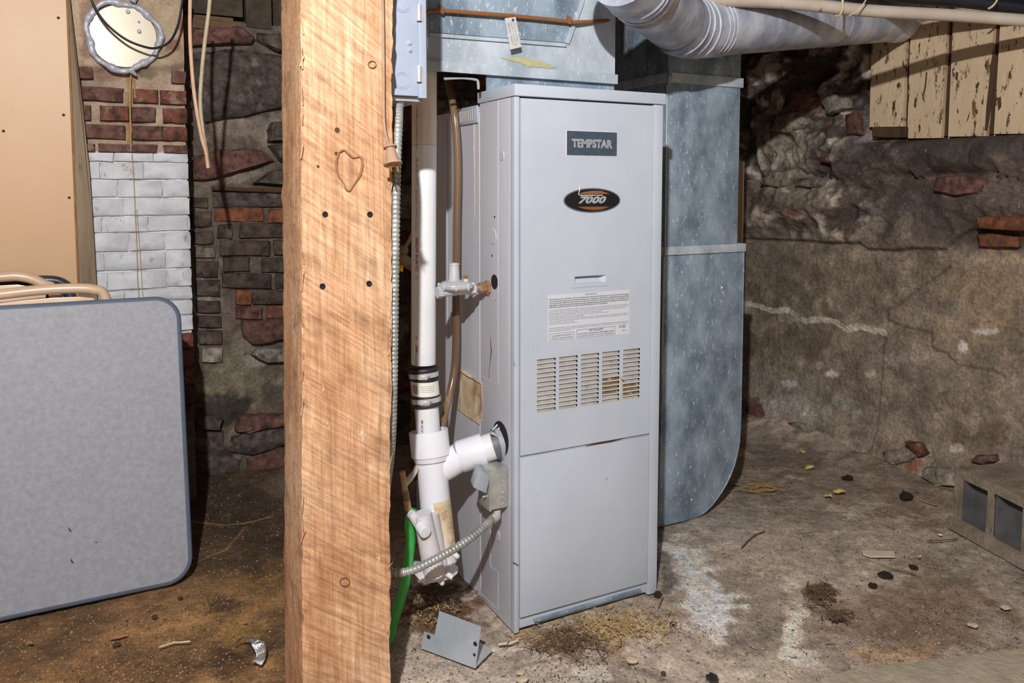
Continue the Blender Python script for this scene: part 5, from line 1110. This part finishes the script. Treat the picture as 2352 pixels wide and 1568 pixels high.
text('MA 77', yt[3]+np.array([.001, -.0013, .004]), .010, (.95, 0, -.3), (.3, 0, .95), ytg, m_ink, name='printed_text', height=.005, bold=.02)
tag(obj('black_riser_pipe', MB().tube([q(951, 640, .05), q(951, 1100, .05)], .009, 10), m_rust_dark), 'dark gas riser pipe hidden behind the white pipe', 'pipe')
# ---- junction box on furnace side
def jbox():
    t = thing('junction_box', P(1150, 1180, a=A0), 'galvanised junction box with a switch cover, screwed to the furnace side', 'electrical box')
    b0 = 1.522; z1 = P(1166, 1072, b=b0)[2]; z0 = P(1140, 1170, b=b0)[2]
    xl = P(1127, 1100, b=b0)[0]; xr = A0-.003
    obj('box_body', MB().box(xl, xr, b0, b0+.052, z0, z1), m_boxst, t, bevel=.004)
    obj('cover_rim', MB().box(xl-.0035, xl+.001, b0-.002, b0+.055, z0-.001, z1+.001), m_boxst, t, bevel=.001)
    for k in range(3):
        zc = z1-(z1-z0)*(.24+.28*k); c = np.array([xl+(xr-xl)*.62, b0-.0004, zc])
        r = MB().tube([c+np.array([.0085*math.cos(a_), 0, .0085*math.sin(a_)]) for a_ in np.linspace(0, 5.6, 22)], .0009, 6); obj('knockout', r, m_steel, t)
    # square raised switch cover hanging open, facing the left
    cx0 = P(1095, 1090, b=b0)[0]
    q = [P(x, y, b=b0-.004) for x, y in [(1100, 1078), (1127, 1091), (1117, 1134), (1087, 1120)]]
    obj('switch_cover', MB().prism(q, (.25, 1, 0), .038), m_zinc, t, bevel=.003)
    q = [P(x, y, b=b0-.0062) for x, y in [(1113, 1089), (1124, 1093), (1116, 1130), (1104, 1124)]]
    for x0_, y0_, x1_, y1_ in [(1108, 1141, 1122, 1138), (1120, 1131, 1128, 1134), (1120, 1155, 1128, 1151)]:
        obj('cover_screw', MB().tube([P(x0_, y0_, b=b0+.01), P(x1_, y1_, b=b0+.01)], .0021, 7), m_steel, t)
    obj('conduit_connector', MB().tube([P(1140, 1176, b=b0+.02), P(1138, 1186, b=b0+.018), P(1129, 1194, b=b0+.014)], [.010, .0115, .0105], 12), m_boxst, t)
    obj('connector_clamp', MB().box(P(1136, 1180, b=b0+.01)[0], P(1149, 1180, b=b0+.01)[0], b0+.008, b0+.03, P(1140, 1192, b=b0+.01)[2], P(1140, 1172, b=b0+.01)[2]), m_steel, t, bevel=.002)
    return P(1131, 1192, b=b0+.014)
JE = jbox()
# ---- disconnect box on the post
def dbox():
    t = thing('time_switch_box', (.50, 1.42, 1.14), 'blue-grey metal switch box mounted on the right side of the post', 'electrical box')
    b0 = 1.355; xr = P(960.5, 100, b=b0)[0]; xl = .463; x2 = P(979, 100, b=b0)[0]
    z0 = P(930, 222, b=b0)[2]; z1 = 1.50
    obj('box_body', MB().box(xl, xr, b0, b0+.13, z0+.002, z1), m_boxgrey, t, bevel=.0015)
    obj('door_cover', MB().box(xr, x2, b0-.0015, b0+.132, z0-.001, z1), m_boxgrey, t, bevel=.0015)
    for y0_, y1_ in ((11, 48), (152, 188)):
        p, q_ = P(962.5, y1_, b=b0-.004), P(962.5, y0_, b=b0-.004); obj('hinge', MB().tube([p, q_], .0042, 12), m_steel, t)
        obj('hinge_leaf', MB().box(p[0]-.002, p[0]+.0085, b0-.003, b0-.0005, p[2], q_[2]), m_steel, t, bevel=.0005)
    for x, y, r in [(924, 10, 18), (924, 185, 19)]:
        c = P(x, y, b=b0-.0003); k = r*mpp(c)
        obj('knockout_ring', MB().tube([c+np.array([k*math.cos(a_), 0, k*math.sin(a_)]) for a_ in np.linspace(0, 6.283, 33)], .0007, 5), m_boxgrey, t)
        obj('knockout_ring', MB().tube([c+np.array([k*.78*math.cos(a_), 0, k*.78*math.sin(a_)]) for a_ in np.linspace(0, 6.283, 33)], .0006, 5), m_boxgrey, t)
    for x, y, r in [(940, 99, 5.5), (941, 116, 5)]: c = P(x, y, b=b0); k = r*mpp(c); obj('plug_button', MB().lathe(c, (0, -1, 0), [(0, k), (.002, k*.9), (.0035, k*.5)], 14), m_steel, t)
    # round dial cover bulging from the door
    zc = P(985, 108, b=b0+.05)[2]; obj('round_dial', MB().lathe((x2-.001, b0+.062, zc), (1, 0, 0), [(0, .050), (.006, .050), (.010, .047), (.011, .01)], 36), m_boxgrey, t)
    obj('bottom_lip', MB().box(xl+.004, x2-.002, b0+.012, b0+.12, z0-.006, z0+.001), m_steel, t, smooth=False, label='bright bare metal underside')
    c = P(915, 232, b=b0+.03); obj('conduit_connector', MB().lathe(c+np.array([0, 0, -.01]), (0, 0, 1), [(0, .0095), (.012, .0095), (.0125, .0125), (.02, .0125)], 8), m_steel, t, angle=20)
    obj('clamp_screw', MB().tube([c+np.array([.004, -.014, 0]), c+np.array([.004, -.008, 0])], .003, 8), m_steel, t)
    return c
dc = dbox()
# ---- armoured cable, from the switch box down behind the post and round to the junction box
t = thing('armoured_cable', P(905, 1000, b=1.40), 'grey flexible armoured cable hanging from the switch box and looping to the junction box', 'cable')
def conduit(pts, r, pitch, name, mt):
    pts = spline([np.array(p, float) for p in pts], 24); L_ = [0]
    for a_, b_ in zip(pts[:-1], pts[1:]): L_.append(L_[-1]+np.linalg.norm(b_-a_))
    n = int(L_[-1]/pitch*4); s = np.linspace(0, L_[-1], n); P3 = np.array(pts)
    q = np.stack([np.interp(s, L_, P3[:, i]) for i in range(3)], 1)
    rr = r*(1+.10*np.array([(-1.4, .5, 1, .5)[i % 4] for i in range(n)])); return obj(name, MB().tube(list(q), list(rr), 12), mt, t, angle=80)
mc = M('armour_steel', (138, 140, 138), (176, 178, 174), scale=30, rough=.45, metal=.35)
conduit([dc+np.array([0, 0, -.008]), P(914, 290, b=1.345), P(911, 360, b=1.332), P(909, 440, b=1.326), P(907, 560, b=1.325), P(905, 700, b=1.326), P(903, 850, b=1.332), P(900, 980, b=1.345), P(894, 1060, b=1.38)]+
        [P(880, 1180, b=1.49), P(878, 1270, b=1.52), P(893, 1308, b=1.50), P(915, 1315, b=1.485), P(950, 1308, b=1.475), P(1000, 1284, b=1.475), P(1050, 1256, b=1.48), P(1090, 1228, b=1.49), P(1118, 1203, b=1.51), JE], .0082, .0080, 'cable_armour', mc)
# ---- plug hanging by its cord on the post
t = thing('hanging_plug', P(900, 400, b=1.27), 'dusty tan two-prong plug hanging by its cord on the right edge of the post', 'plug')
obj('cord', MB().tube([P(878, -40, b=1.303), P(880, 60, b=1.303), P(881, 180, b=1.302), P(882, 280, b=1.30), P(890, 325, b=1.285), P(896, 340, b=1.275)], .0026, 8, smooth=5), m_plug, t)
p0 = P(896, 336, b=1.272); p1 = P(903, 378, b=1.262); ax_ = (p1-p0)/np.linalg.norm(p1-p0)
obj('plug_body', MB().tube([p0, p0+ax_*.003, p0+ax_*.0035, p1-ax_*.004, p1-ax_*.0035, p1], [.0115, .0115, .008, .0118, .0155, .0155], 18), m_plug, t, angle=30)
for s in (-.0055, .006):
    a_ = p1+np.array([s, 0, 0]); obj('prong', MB().tube([a_, a_+ax_*.012+np.array([.001, 0, 0])], .0016, 6), m_brass, t)
# ================================================================== FURNITURE ON THE LEFT
# ---- folding table leaning on its long edge
def table():
    t = thing('folding_table', (-.25, 2.1, 0), 'grey plastic folding tabletop standing on edge at lower left', 'table')
    o = np.array([.182, 2.062, .004]); top = P(406, 677, b=2.205); up = np.array([0, top[1]-2.062, top[2]-.004]); Hh = np.linalg.norm(up); up /= Hh
    nr = np.cross(up, [1, 0, 0.]); nr = nr if nr[1] > 0 else -nr; lf = np.array([-1., 0, .0]); Wd = 1.15; rc = .062; th = .042
    def pt_(u, v, d): return o+lf*u+up*v+nr*d
    def loop(ins, d):
        q = []; 
        for (cu, cv, a0) in [(rc, rc, math.pi), (Wd-rc, rc, 1.5*math.pi), (Wd-rc, Hh-rc, 0), (rc, Hh-rc, .5*math.pi)]:
            for k in range(9):
                a_ = a0+k/8*math.pi/2; r = rc-ins
                q.append(pt_(cu+r*math.cos(a_), cv+r*math.sin(a_), d))
        return q
    m = MB(); L_ = [loop(.012, 0), loop(.005, .0015), loop(.001, .006), loop(0, .014), loop(0, th-.006), loop(.004, th)]; v = sum(L_, []); K = 36
    f = [(i*K+k, i*K+(k+1) % K, (i+1)*K+(k+1) % K, (i+1)*K+k) for i in range(5) for k in range(K)]; f += [tuple(range(5*K, 6*K))]
    obj('rolled_edge', m.add(v, f), m_tableedge, t, angle=50, label='slate blue rounded edge')
    obj('table_surface', MB().prism(loop(.0118, -.0004), nr, .002), m_table, t, smooth=False, label='scuffed pale grey surface')
    sc = [(396, 1280, 6, m_zinc), (163, 1217, 5, m_hole), (168, 1289, 3, m_hole)]
    for x, y, r, mt in sc:
        d_ = FW+RT*(x-PX)/F-UP*(y-PY)/F; n_ = nr; tt = ((o-CC)@n_)/(d_@n_); p = CC+d_*tt-nr*.0006
        obj('scuff_mark', MB().tube([p-np.array([.004, 0, -.008]), p+np.array([-.003, 0, .001]), p+np.array([.004, 0, -.008])], [.0004, .0018, .0006], 6), mt, t)
    # folded legs behind
    for u in (.2, .85): obj('folded_leg', MB().tube([pt_(u, .08, th+.012), pt_(u, Hh-.1, th+.012)], .012, 10), m_chairdark, t)
table()
def chair(label, b_, px, pts_top, mt, mtp, grp=None, wid=.46):
    t = thing('folding_chair', (P(px, 650, b=b_)[0]-.25, b_-.05, 0), label, 'chair')
    # frame : top bow goes down both sides to the floor, leaning back
    top = [P(x, y, b=b_) for x, y in pts_top]; r_end = top[-1]
    def dn(p, k, sh=0): return np.array([p[0]+sh, b_-.0-.0*k-.06*k, p[2]*(1-k)+.012*k])
    right = [dn(r_end, k, .03*min(k*4, 1)) for k in (.15, .4, .7, 1.)]
    xl = top[0][0]
    cxm = r_end[0]+.03-wid; zl = top[0][2]
    left = [np.array([cxm+.1, b_, zl-.008]), np.array([cxm+.03, b_, zl-.04]), np.array([cxm, b_, zl-.10])]
    ll = [np.array([cxm, b_-.06*k, (zl-.1)*(1-k)+.012*k]) for k in (.4, .7, 1.)]
    obj('frame_tube', MB().tube(ll[::-1]+left[::-1]+top+right, .0128, 14, smooth=5), mt, t)
    bp = [p+np.array([0, .004, -.022]) for p in top]
    z0 = r_end[2]-.17; ins = bp[-1]+np.array([-.018, 0, 0])
    poly = [np.array([cxm+.04, b_+.004, z0]), np.array([ins[0], b_+.004, z0]), ins]+[p for p in bp[:-1][::-1]]+[np.array([cxm+.04, b_+.004, bp[0][2]-.04])]
    obj('back_panel', MB().prism(poly, (0, 1, 0), .004), mtp, t, bevel=.0015)
    obj('seat', MB().box(cxm+.04, r_end[0]-.03, b_-.02, b_+.005, .22, .50), mt, t, bevel=.008)
    for s in (cxm+.03, r_end[0]-.0): obj('rear_leg', MB().tube([np.array([s, b_+.03, .44]), np.array([s, b_-.03, .012])], .0095, 10), mt, t)
    obj('cross_bar', MB().tube([np.array([cxm+.03, b_-.025, .08]), np.array([r_end[0], b_-.025, .08])], .007, 8), mt, t)
chair('tan steel folding chair nearest the grey table', 2.27, 250, [(0, 676), (60, 669), (120, 664), (180, 662), (215, 665), (240, 680)], m_chair, m_chair)
chair('tan steel folding chair behind the nearest one, further left', 2.37, 125, [(-60, 640), (0, 636), (40, 634), (75, 641), (105, 655), (122, 668)], m_chair, m_chair)
chair('dark folding chair last in the leaning row', 2.47, 150, [(0, 646), (60, 644), (105, 643), (130, 645), (148, 653), (158, 668)], m_chairdark, m_chairdark)
# ================================================================== THINGS ON THE FLOOR
def cinder():
    p0 = P(2190, 1210, z=0); ha = .19; zt = .178; L_ = .395
    t = thing('cinder_block', (p0[0]+.1, p0[1]-.2, 0), 'grey hollow concrete block lying on the floor against the right wall', 'block')
    rot = math.atan2(P(2352, 1300, z=0)[0]-p0[0], -(P(2352, 1300, z=0)[1]-p0[1]))   # slight turn off the wall line
    lv = np.array([math.sin(rot), -math.cos(rot), 0]); dv = np.array([math.cos(rot), math.sin(rot), 0])
    def w_(l, d, z): return p0+lv*l+dv*d+np.array([0, 0, z])
    m = MB(); ls = [0, .032, .112, .140, .222, .25, .33, .362]; zs = [0, .034, zt-.026, zt]
    ls = [0, .030, .118, .146, .234, .262, .350, .385]
    idx = {}
    def grid(d):
        ids = {}
        for i, l in enumerate(ls):
            for j, z in enumerate(zs):
                jt = .0022; ids[i, j] = len(m.v); m.v.append(tuple(w_(l+random.uniform(-jt, jt), d+random.uniform(-jt, jt), z+random.uniform(-jt, jt))))
        return ids
    Fr = grid(0); Bk = grid(ha)
    for i in range(7):
        for j in range(3):
            hole = i in (1, 3, 5) and j == 1
            if not hole: m.f.append((Fr[i, j], Fr[i+1, j], Fr[i+1, j+1], Fr[i, j+1])); 
            m.f.append((Bk[i, j+1], Bk[i+1, j+1], Bk[i+1, j], Bk[i, j]))
            if False:
                ring = [Fr[i, 1], Fr[i+1, 1], Fr[i+1, 2], Fr[i, 2]]; n0 = len(m.v)
                for l, z in ((ls[i]+.004, zs[1]+.004), (ls[i+1]-.004, zs[1]+.004), (ls[i+1]-.004, zs[2]-.004), (ls[i]+.004, zs[2]-.004)): m.v.append(tuple(w_(l, .150, z)))
                for k in range(4): m.f.append((ring[k], ring[(k+1) % 4], n0+(k+1) % 4, n0+k))
                m.f.append((n0, n0+1, n0+2, n0+3))
    for i in range(7): m.f.append((Fr[i, 3], Fr[i+1, 3], Bk[i+1, 3], Bk[i, 3])); m.f.append((Fr[i, 0], Bk[i, 0], Bk[i+1, 0], Fr[i+1, 0]))
    for j in range(3): m.f.append((Fr[0, j], Fr[0, j+1], Bk[0, j+1], Bk[0, j])); m.f.append((Fr[7, j], Bk[7, j], Bk[7, j+1], Fr[7, j+1]))
    obj('block_body', m, m_block, t, smooth=False)
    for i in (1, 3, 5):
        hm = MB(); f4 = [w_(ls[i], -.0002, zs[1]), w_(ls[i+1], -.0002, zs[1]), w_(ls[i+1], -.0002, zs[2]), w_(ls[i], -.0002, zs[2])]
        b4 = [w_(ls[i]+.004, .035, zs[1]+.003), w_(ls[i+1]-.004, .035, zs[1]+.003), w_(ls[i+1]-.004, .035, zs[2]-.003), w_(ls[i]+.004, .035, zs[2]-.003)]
        hm.add(f4+b4, [(0, 1, 5, 4), (1, 2, 6, 5), (2, 3, 7, 6), (3, 0, 4, 7), (4, 5, 6, 7)]); obj('hollow', hm, m_core, t, smooth=False, label='smooth hollow with shade in its grey')
    q = [w_(.0, -.0, 0), w_(.0, -.022, 0), w_(.385, -.022, 0), w_(.385, 0, 0)]
    obj('mortar_lip', MB().hexa([q[1], q[2], w_(.385, .0, 0), w_(0, .0, 0), w_(0, -.012, .026), w_(.385, -.012, .030), w_(.385, .002, .034), w_(0, .002, .034)]), m_block, t, bevel=.004)
    cr = MB()
    for k in range(60):
        l, d_ = random.uniform(.02, .36), random.uniform(.01, .18); s = random.uniform(.002, .006); c = w_(l, d_, zt)
        cr.lathe(c, (0, 0, 1), [(-.002, s), (s*.5, s*.6)], 5)
    o_ = obj('crumbs', cr, m_block, t, smooth=False); o_['kind'] = 'stuff'
cinder()
# bent steel plate
t = thing('bent_plate', P(1030, 1500, z=0), 'bent galvanised steel plate with screw holes lying in front of the furnace', 'sheet metal')
g = lambda x, y, z: P(x, y, z=z)
e0 = g(968, 1486, .002); e1 = g(1092, 1535, .002)
A2 = P(1009, 1403, b=e0[1]+.0)  # plate stands nearly upright on its bent foot
dirx = (e1-e0)/np.linalg.norm(e1-e0); nrm = np.cross(dirx, [0, 0, 1.]); nrm = nrm if nrm[1] > 0 else -nrm; nrm = np.array([nrm[0], nrm[1], 0]); lean = .25
upv = np.array([0, 0, 1.])*math.cos(lean)+nrm*math.sin(lean)
def onpl(x, y):
    d_ = FW+RT*(x-PX)/F-UP*(y-PY)/F; nn = np.cross(dirx, upv); tt = ((e0-CC)@nn)/(d_@nn); return CC+d_*tt
pl = [onpl(x, y) for x, y in [(968, 1489), (1092, 1535), (1105, 1439), (1009, 1403), (998, 1459), (974, 1450)]]
obj('upright_plate', MB().prism(pl, nrm, .0013), m_zinc, t, smooth=False)
foot = [g(1092, 1535, .0025), g(1131, 1496, .0025), g(1104, 1477, .0025), e0+(e1-e0)*.72+nrm*.045, e0+(e1-e0)*.6+nrm*.004]
obj('bent_foot', MB().prism([f_*[1, 1, 0]+np.array([0, 0, .004]) for f_ in foot], (0, 0, 1), .0013), m_steel, t, smooth=False, label='bright folded foot')
for x, y in [(985, 1462), (1092, 1478), (1090, 1503)]:
    c = onpl(x, y)-nrm*.0006; r = .0042 if y != 1503 else .0028
    obj('screw_hole', MB().lathe(c, -nrm, [(0, r*1.2), (.0008, r*1.1), (.0009, r*.6)], 12), m_ink, t)
# foil scrap
def ribbon(name, pts, wdt, mt, lab, cat, thick=.0006, tw=.0):
    m = MB(); v = []
    for i, p in enumerate(pts):
        a_ = pts[max(i-1, 0)]; b_ = pts[min(i+1, len(pts)-1)]; d_ = b_-a_; d_ /= np.linalg.norm(d_); s = np.cross(d_, [0, 0, 1.]); wi = wdt[i] if hasattr(wdt, '__len__') else wdt
        up = np.array([0, 0, 1.])*math.sin(tw*i)*wi
        v += [p+s*wi+up, p-s*wi-up*.3+np.array([0, 0, .001]), p-s*wi-up*.3+np.array([0, 0, .001+thick]), p+s*wi+up+np.array([0, 0, thick])]
    n = len(pts); f = [(4*i+k, 4*i+(k+1) % 4, 4*i+4+(k+1) % 4, 4*i+4+k) for i in range(n-1) for k in range(4)]+[(3, 2, 1, 0), (4*n-4, 4*n-3, 4*n-2, 4*n-1)]
    return tag(obj(name, m.add(v, f), mt, smooth=False), lab, cat)
FP = [g(538, 1480, .006), g(552, 1470, .014), g(566, 1468, .02), g(576, 1466, .02), g(586, 1474, .03), g(598, 1484, .026), g(600, 1500, .016), g(596, 1514, .01), g(590, 1527, .006)]
ribbon('foil_scrap', FP, [.003, .010, .012, .007, .008, .011, .013, .013, .010], m_foil, 'crumpled strip of silver foil on the brown floor left of the post', 'scrap', .0008, .9)
tag(obj('white_string', MB().tube([g(365, 1486, .006), g(385, 1479, .007), g(400, 1475, .006), g(420, 1474, .007), g(437, 1472, .006)], .0016, 6, smooth=3), m_chip), 'short white string lying on the brown floor', 'string')
for k, (pts, lab) in enumerate([([(470, 1372), (476, 1385), (480, 1400)], 'short straw on the brown floor nearest the table corner'), ([(424, 1392), (430, 1398), (434, 1407)], 'tiny straw on the brown floor below the table corner')]):
    tag(obj('straw_piece', MB().tube([g(x, y, .006) for x, y in pts], .001, 5, smooth=3), m_straw), lab, 'straw')
for k, (x, y, a_, lab) in enumerate([(273, 1462, 6, 'rust-coloured chip on the brown floor right of the other chip'), (68, 1475, 70, 'rust-coloured chip on the brown floor near the left edge')]):
    c = g(x, y, .006); dr = np.array([math.cos(math.radians(a_)), -math.sin(math.radians(a_))*.3, 0]); tag(obj('rusty_chip', MB().tube([c-dr*.018, c, c+dr*.018], [.002, .004, .002], 6), m_carrot), lab, 'chip')
# leaves
def leaf(x, y, s, ang, lab, mt=m_leaf):
    c = g(x, y, .012); ca, sa = math.cos(ang), math.sin(ang); v = [c+np.array([0, 0, .004*s])]; n = 10
    for i in range(n):
        th = 2*math.pi*i/n; r = s*.011*(1+.25*math.sin(3*th+x)); u_, w2 = r*1.5*math.cos(th), r*.8*math.sin(th); v.append(c+np.array([u_*ca-w2*sa, u_*sa+w2*ca, random.uniform(-.002, .004)]))
    v2 = [p-np.array([0, 0, .0008]) for p in v]; f = [(0, 1+i, 1+(i+1) % n) for i in range(n)]; f += [tuple(n+1+j for j in t_[::-1]) for t_ in f]
    f += [(1+i, 1+(i+1) % n, n+2+(i+1) % n, n+2+i) for i in range(n)]
    tag(obj('dry_leaf', MB().add(v+v2, f), mt, smooth=False), lab, 'leaf')
leaf(1858, 1072, 1.3, .3, 'pale yellow lobed leaf on the floor near the foot of the right wall'); leaf(1928, 1127, 1.5, .1, 'larger yellow leaf in the middle of the floor right of the riser duct'); leaf(1903, 1138, .9, 0, 'small yellow leaf just left of the larger yellow leaf')
leaf(1843, 1037, 1., 1.2, 'small tan leaf highest up by the wall foot', m_leaf); leaf(2064, 1146, .0 or .9, .2, 'dark dry leaf right of the yellow leaves', m_black_clump) if False else None
leaf(2111, 1277, .5, 0, 'tiny yellow leaf right of the pale wood chip')
# clumps
def clump(x, y, s, lab, mt=m_black_clump, name='charred_lump', cat='debris', fl=.5):
    c = g(x, y, .004); rd = random.Random(int(x+y)); v = []; n = 9; R_ = s*mpp(c)
    for j, (rr, h) in enumerate([(1, 0), (.95, .35), (.6, .8)]):
        for i in range(n): th = 2*math.pi*i/n; k = rr*R_*rd.uniform(.7, 1.25); v.append(c+np.array([k*math.cos(th), k*math.sin(th), h*R_*fl*rd.uniform(.7, 1.3)]))
    v.append(c+np.array([0, 0, R_*fl]))
    f = [(r*n+i, r*n+(i+1) % n, (r+1)*n+(i+1) % n, (r+1)*n+i) for r in range(2) for i in range(n)]+[(2*n+i, 2*n+(i+1) % n, 3*n) for i in range(n)]+[tuple(range(n))[::-1]]
    tag(obj(name, MB().add(v, f), mt, smooth=False), lab, cat)
clump(2036, 1322, 18, 'largest black charred lump on the right half of the floor'); clump(2098, 1303, 11, 'black lump right of the largest lump'); clump(2005, 1345, 11, 'small dark lump below left of the largest lump'); clump(2080, 1143, 16, 'black curled scrap near the concrete block', fl=.9)
clump(1948, 1098, 13, 'dark grey curled leaf between the yellow leaves and the block'); clump(1545, 1432, 9, 'black crumb on the floor in front of the riser duct'); clump(1510, 1366, 11, 'black lump at the front right corner of the furnace', fl=.8)
clump(1637, 1556, 16, 'black lump at the bottom edge of the floor'); clump(1524, 1545, 7, 'brown pebble left of the bottom-edge lump', m_rust_dark, 'pebble', 'pebble')
clump(1452, 1515, 13, 'pale concrete crumb in front of the furnace, right one', m_grit, 'concrete_crumb', 'rubble'); clump(1195, 1545, 9, 'pale round pebble near the bent plate', m_grit, 'pebble', 'pebble'); clump(1200, 1560, 14, 'pale crumb at the bottom edge near the bent plate', m_grit, 'concrete_crumb', 'rubble', .3)
clump(2310, 1395, 12, 'white plaster crumb near the right edge of the floor', m_grit, 'plaster_crumb', 'rubble', .4); clump(2235, 1435, 11, 'white plaster crumb left of the right-edge crumb', m_grit, 'plaster_crumb', 'rubble', .3); clump(2160, 1228, 6, 'tiny white chip in front of the concrete block', m_white_ink, 'plaster_crumb', 'rubble', .4)
clump(2170, 1152, 13, 'flat tan stone left of the concrete block', m_stone_buff, 'flat_stone', 'stone', .2)
for x, y, s in [(355, 1416, 8), (414, 1372, 6), (268, 1480, 8)]: clump(x, y, s, {355: 'black crumb on the brown floor below the table', 414: 'dark crumb nearest the table corner', 268: 'dark crumb under the right rusty chip'}[x], m_litter, 'crumb', 'debris', .3)
# pale wood chip
q = [g(x, y, .006) for x, y in [(1978, 1266), (2053, 1268), (2056, 1280), (2000, 1280), (1982, 1274)]]
tag(obj('wood_chip', MB().prism(q, (0, 0, 1), .004), m_chip, smooth=False), 'flat pale wood chip lying on the right part of the floor', 'wood chip')
q = [g(x, y, .005) for x, y in [(1200, 1482-3), (1228, 1472), (1232, 1478), (1226, 1484), (1204, 1484)]]
ribbon('white_scrap', [g(1145, 1480, .006), g(1158, 1478, .007), g(1170, 1478, .006), g(1180, 1474, .006), g(1190, 1470, .006)], [.003, .004, .003, .0015, .002], m_chip, 'narrow white scrap at the furnace front corner', 'scrap')
# twigs, straw bundle, roots
def strands(name, n, cen, ext, z, ln_, r, mt, lab, cat, ang=None, kind='stuff', lie=.2):
    m = MB()
    for i in range(n):
        x = cen[0]+random.gauss(0, ext[0]); y = cen[1]+random.gauss(0, ext[1]); c = g(x, y, z+random.random()*.006)
        th = random.uniform(0, 6.28) if ang is None else ang+random.gauss(0, lie); l = ln_*random.uniform(.4, 1.3); d_ = np.array([math.cos(th), math.sin(th), 0])*l/2; s = np.array([-d_[1], d_[0], 0])*random.uniform(-.5, .5)
        m.tube([c-d_, c+s+np.array([0, 0, random.random()*.006]), c+d_], r, 3, caps=False)
    o_ = obj(name, m, mt, smooth=False); o_['kind'] = kind; tag(o_, lab, cat); return o_
strands('straw_bundle', 34, (1740, 1118), (26, 6), .008, .09, .0011, m_straw, 'loose bundle of dry straw on the floor beside the riser duct', 'straw', -.35, lie=.45)
strands('root_tangle', 90, (1886, 1362), (16, 12), .006, .03, .0012, m_root, 'dark brown root tangle in the middle of the right floor', 'roots')
strands('root_tangle', 60, (1925, 1414), (14, 5), .006, .03, .0011, m_root, 'smaller flat root tangle below the larger one', 'roots')
strands('root_tangle', 170, (1300, 1470), (50, 16), .006, .035, .0009, m_root, 'mat of fine brown roots in front of the furnace toe', 'roots')
strands('root_tangle', 140, (1010, 1372), (50, 22), .006, .03, .0009, m_root, 'dark fibrous mat under the drain trap', 'roots')
strands('insulation_fluff', 360, (1430, 1432), (70, 20), .006, .014, .0010, m_tanlit, 'tan insulation fluff along the front of the furnace', 'debris')
strands('insulation_fluff', 160, (980, 1400), (50, 26), .006, .014, .0010, m_tanlit, 'tan fluff on the floor between post and furnace', 'debris')
for pts, r, lab in [([(1703, 1258), (1720, 1240), (1735, 1228), (1756, 1220)], .0018, 'dark twig on the floor right of the riser foot'), ([(2050, 1305), (2075, 1312), (2104, 1318)], .0016, 'brown twig beside the largest black lump'), ([(2130, 1242), (2170, 1240), (2200, 1236)], .0016, 'thin twig in front of the concrete block'), ([(2118, 1150), (2135, 1156), (2155, 1160)], .0018, 'pale stick beside the flat tan stone'), ([(1512, 1392), (1518, 1378), (1522, 1368)], .002, 'pale stick at the front right corner of the furnace')]:
    tag(obj('twig', MB().tube([g(x, y, .008) for x, y in pts], r, 6, smooth=3), m_root if 'pale' not in lab else m_straw), lab, 'twig')
# scattered litter nobody could count
def litter(name, n, mt, lab, smin, smax, reg, flat=.4):
    m = MB(); k = 0
    while k < n:
        x0, y0, x1, y1 = random.choice(reg); x = random.uniform(x0, x1); y = random.uniform(y0, y1); c = g(x, y, 0)
        if c[0] > 2.4 or c[1] > 2.75: continue
        if vn(c[0]*7, c[1]*7, 13) < random.random()*.8: continue
        if A0 < c[0] < A0+.39 and c[1] > B0: continue
        if .27 < c[0] < .45 and c[1] > 1.3 and c[1] < 1.47: continue
        zf = (fbm(c[0]*1.6, c[1]*1.6, 1, 4)-.5)*.02+(fbm(c[0]*6, c[1]*6, 2, 5)-.5)*.012-.006+.05*sst(2.2, 2.46, c[0])*.9+.03*sst(2.55, 2.8, c[1])
        c[2] = zf; s = random.uniform(smin, smax); th = random.uniform(0, 6.28); v = []
        for i in range(4):
            a_ = th+i*math.pi/2+random.uniform(-.4, .4); rr = s*random.uniform(.5, 1.4); v.append(c+np.array([rr*math.cos(a_), rr*math.sin(a_), .0005]))
        v.append(c+np.array([0, 0, s*flat+.002])); m.add(v, [(0, 1, 4), (1, 2, 4), (2, 3, 4), (3, 0, 4), (3, 2, 1, 0)]); k += 1
    o_ = obj(name, m, mt, smooth=False, kind='stuff'); o_['kind'] = 'stuff'; tag(o_, lab, 'debris')
RR = [(1500, 1000, 2352, 1568), (1700, 980, 2352, 1300), (1150, 1380, 2352, 1568), (900, 1440, 1400, 1568)]
LR = [(0, 1380, 660, 1568), (430, 1090, 660, 1400), (0, 1420, 660, 1568)]
litter('dark_litter', 2200, m_litter, 'fine dark litter strewn over the grey right part of the floor', .0006, .0024, RR, .25)
litter('pale_grit', 1500, m_grit, 'fine pale grit strewn over the grey right part of the floor', .0006, .0022, RR, .25)
litter('brown_litter', 1500, m_tanlit, 'fine tan crumbs strewn over the brown floor left of the post', .0007, .0026, LR, .25)
litter('black_litter', 500, m_litter, 'fine dark crumbs strewn over the brown floor left of the post', .0008, .0026, LR, .25)
# raised concrete lip at the bottom right
q = [g(1880, 1580, .0), g(2020, 1549, .0), g(2180, 1534, 0), g(2300, 1516, 0), g(2352, 1512, 0), g(2500, 1500, 0), g(2500, 1700, 0), g(1900, 1700, 0)]
def den(q, n=10):
    o = []
    for a_, b_ in zip(q[:-1], q[1:]): o += [a_+(b_-a_)*k/n+np.array([random.uniform(-.002, .002), random.uniform(-.003, .003), 0]) for k in range(n)]
    return o+[q[-1]]
obj('trim_3', MB().prism([p*[1, 1, 0]+np.array([0, 0, -.03]) for p in den(q)], (0, 0, 1), .052), m_slabc, bevel=.006, kind='structure')
bpy.context.view_layer.update()
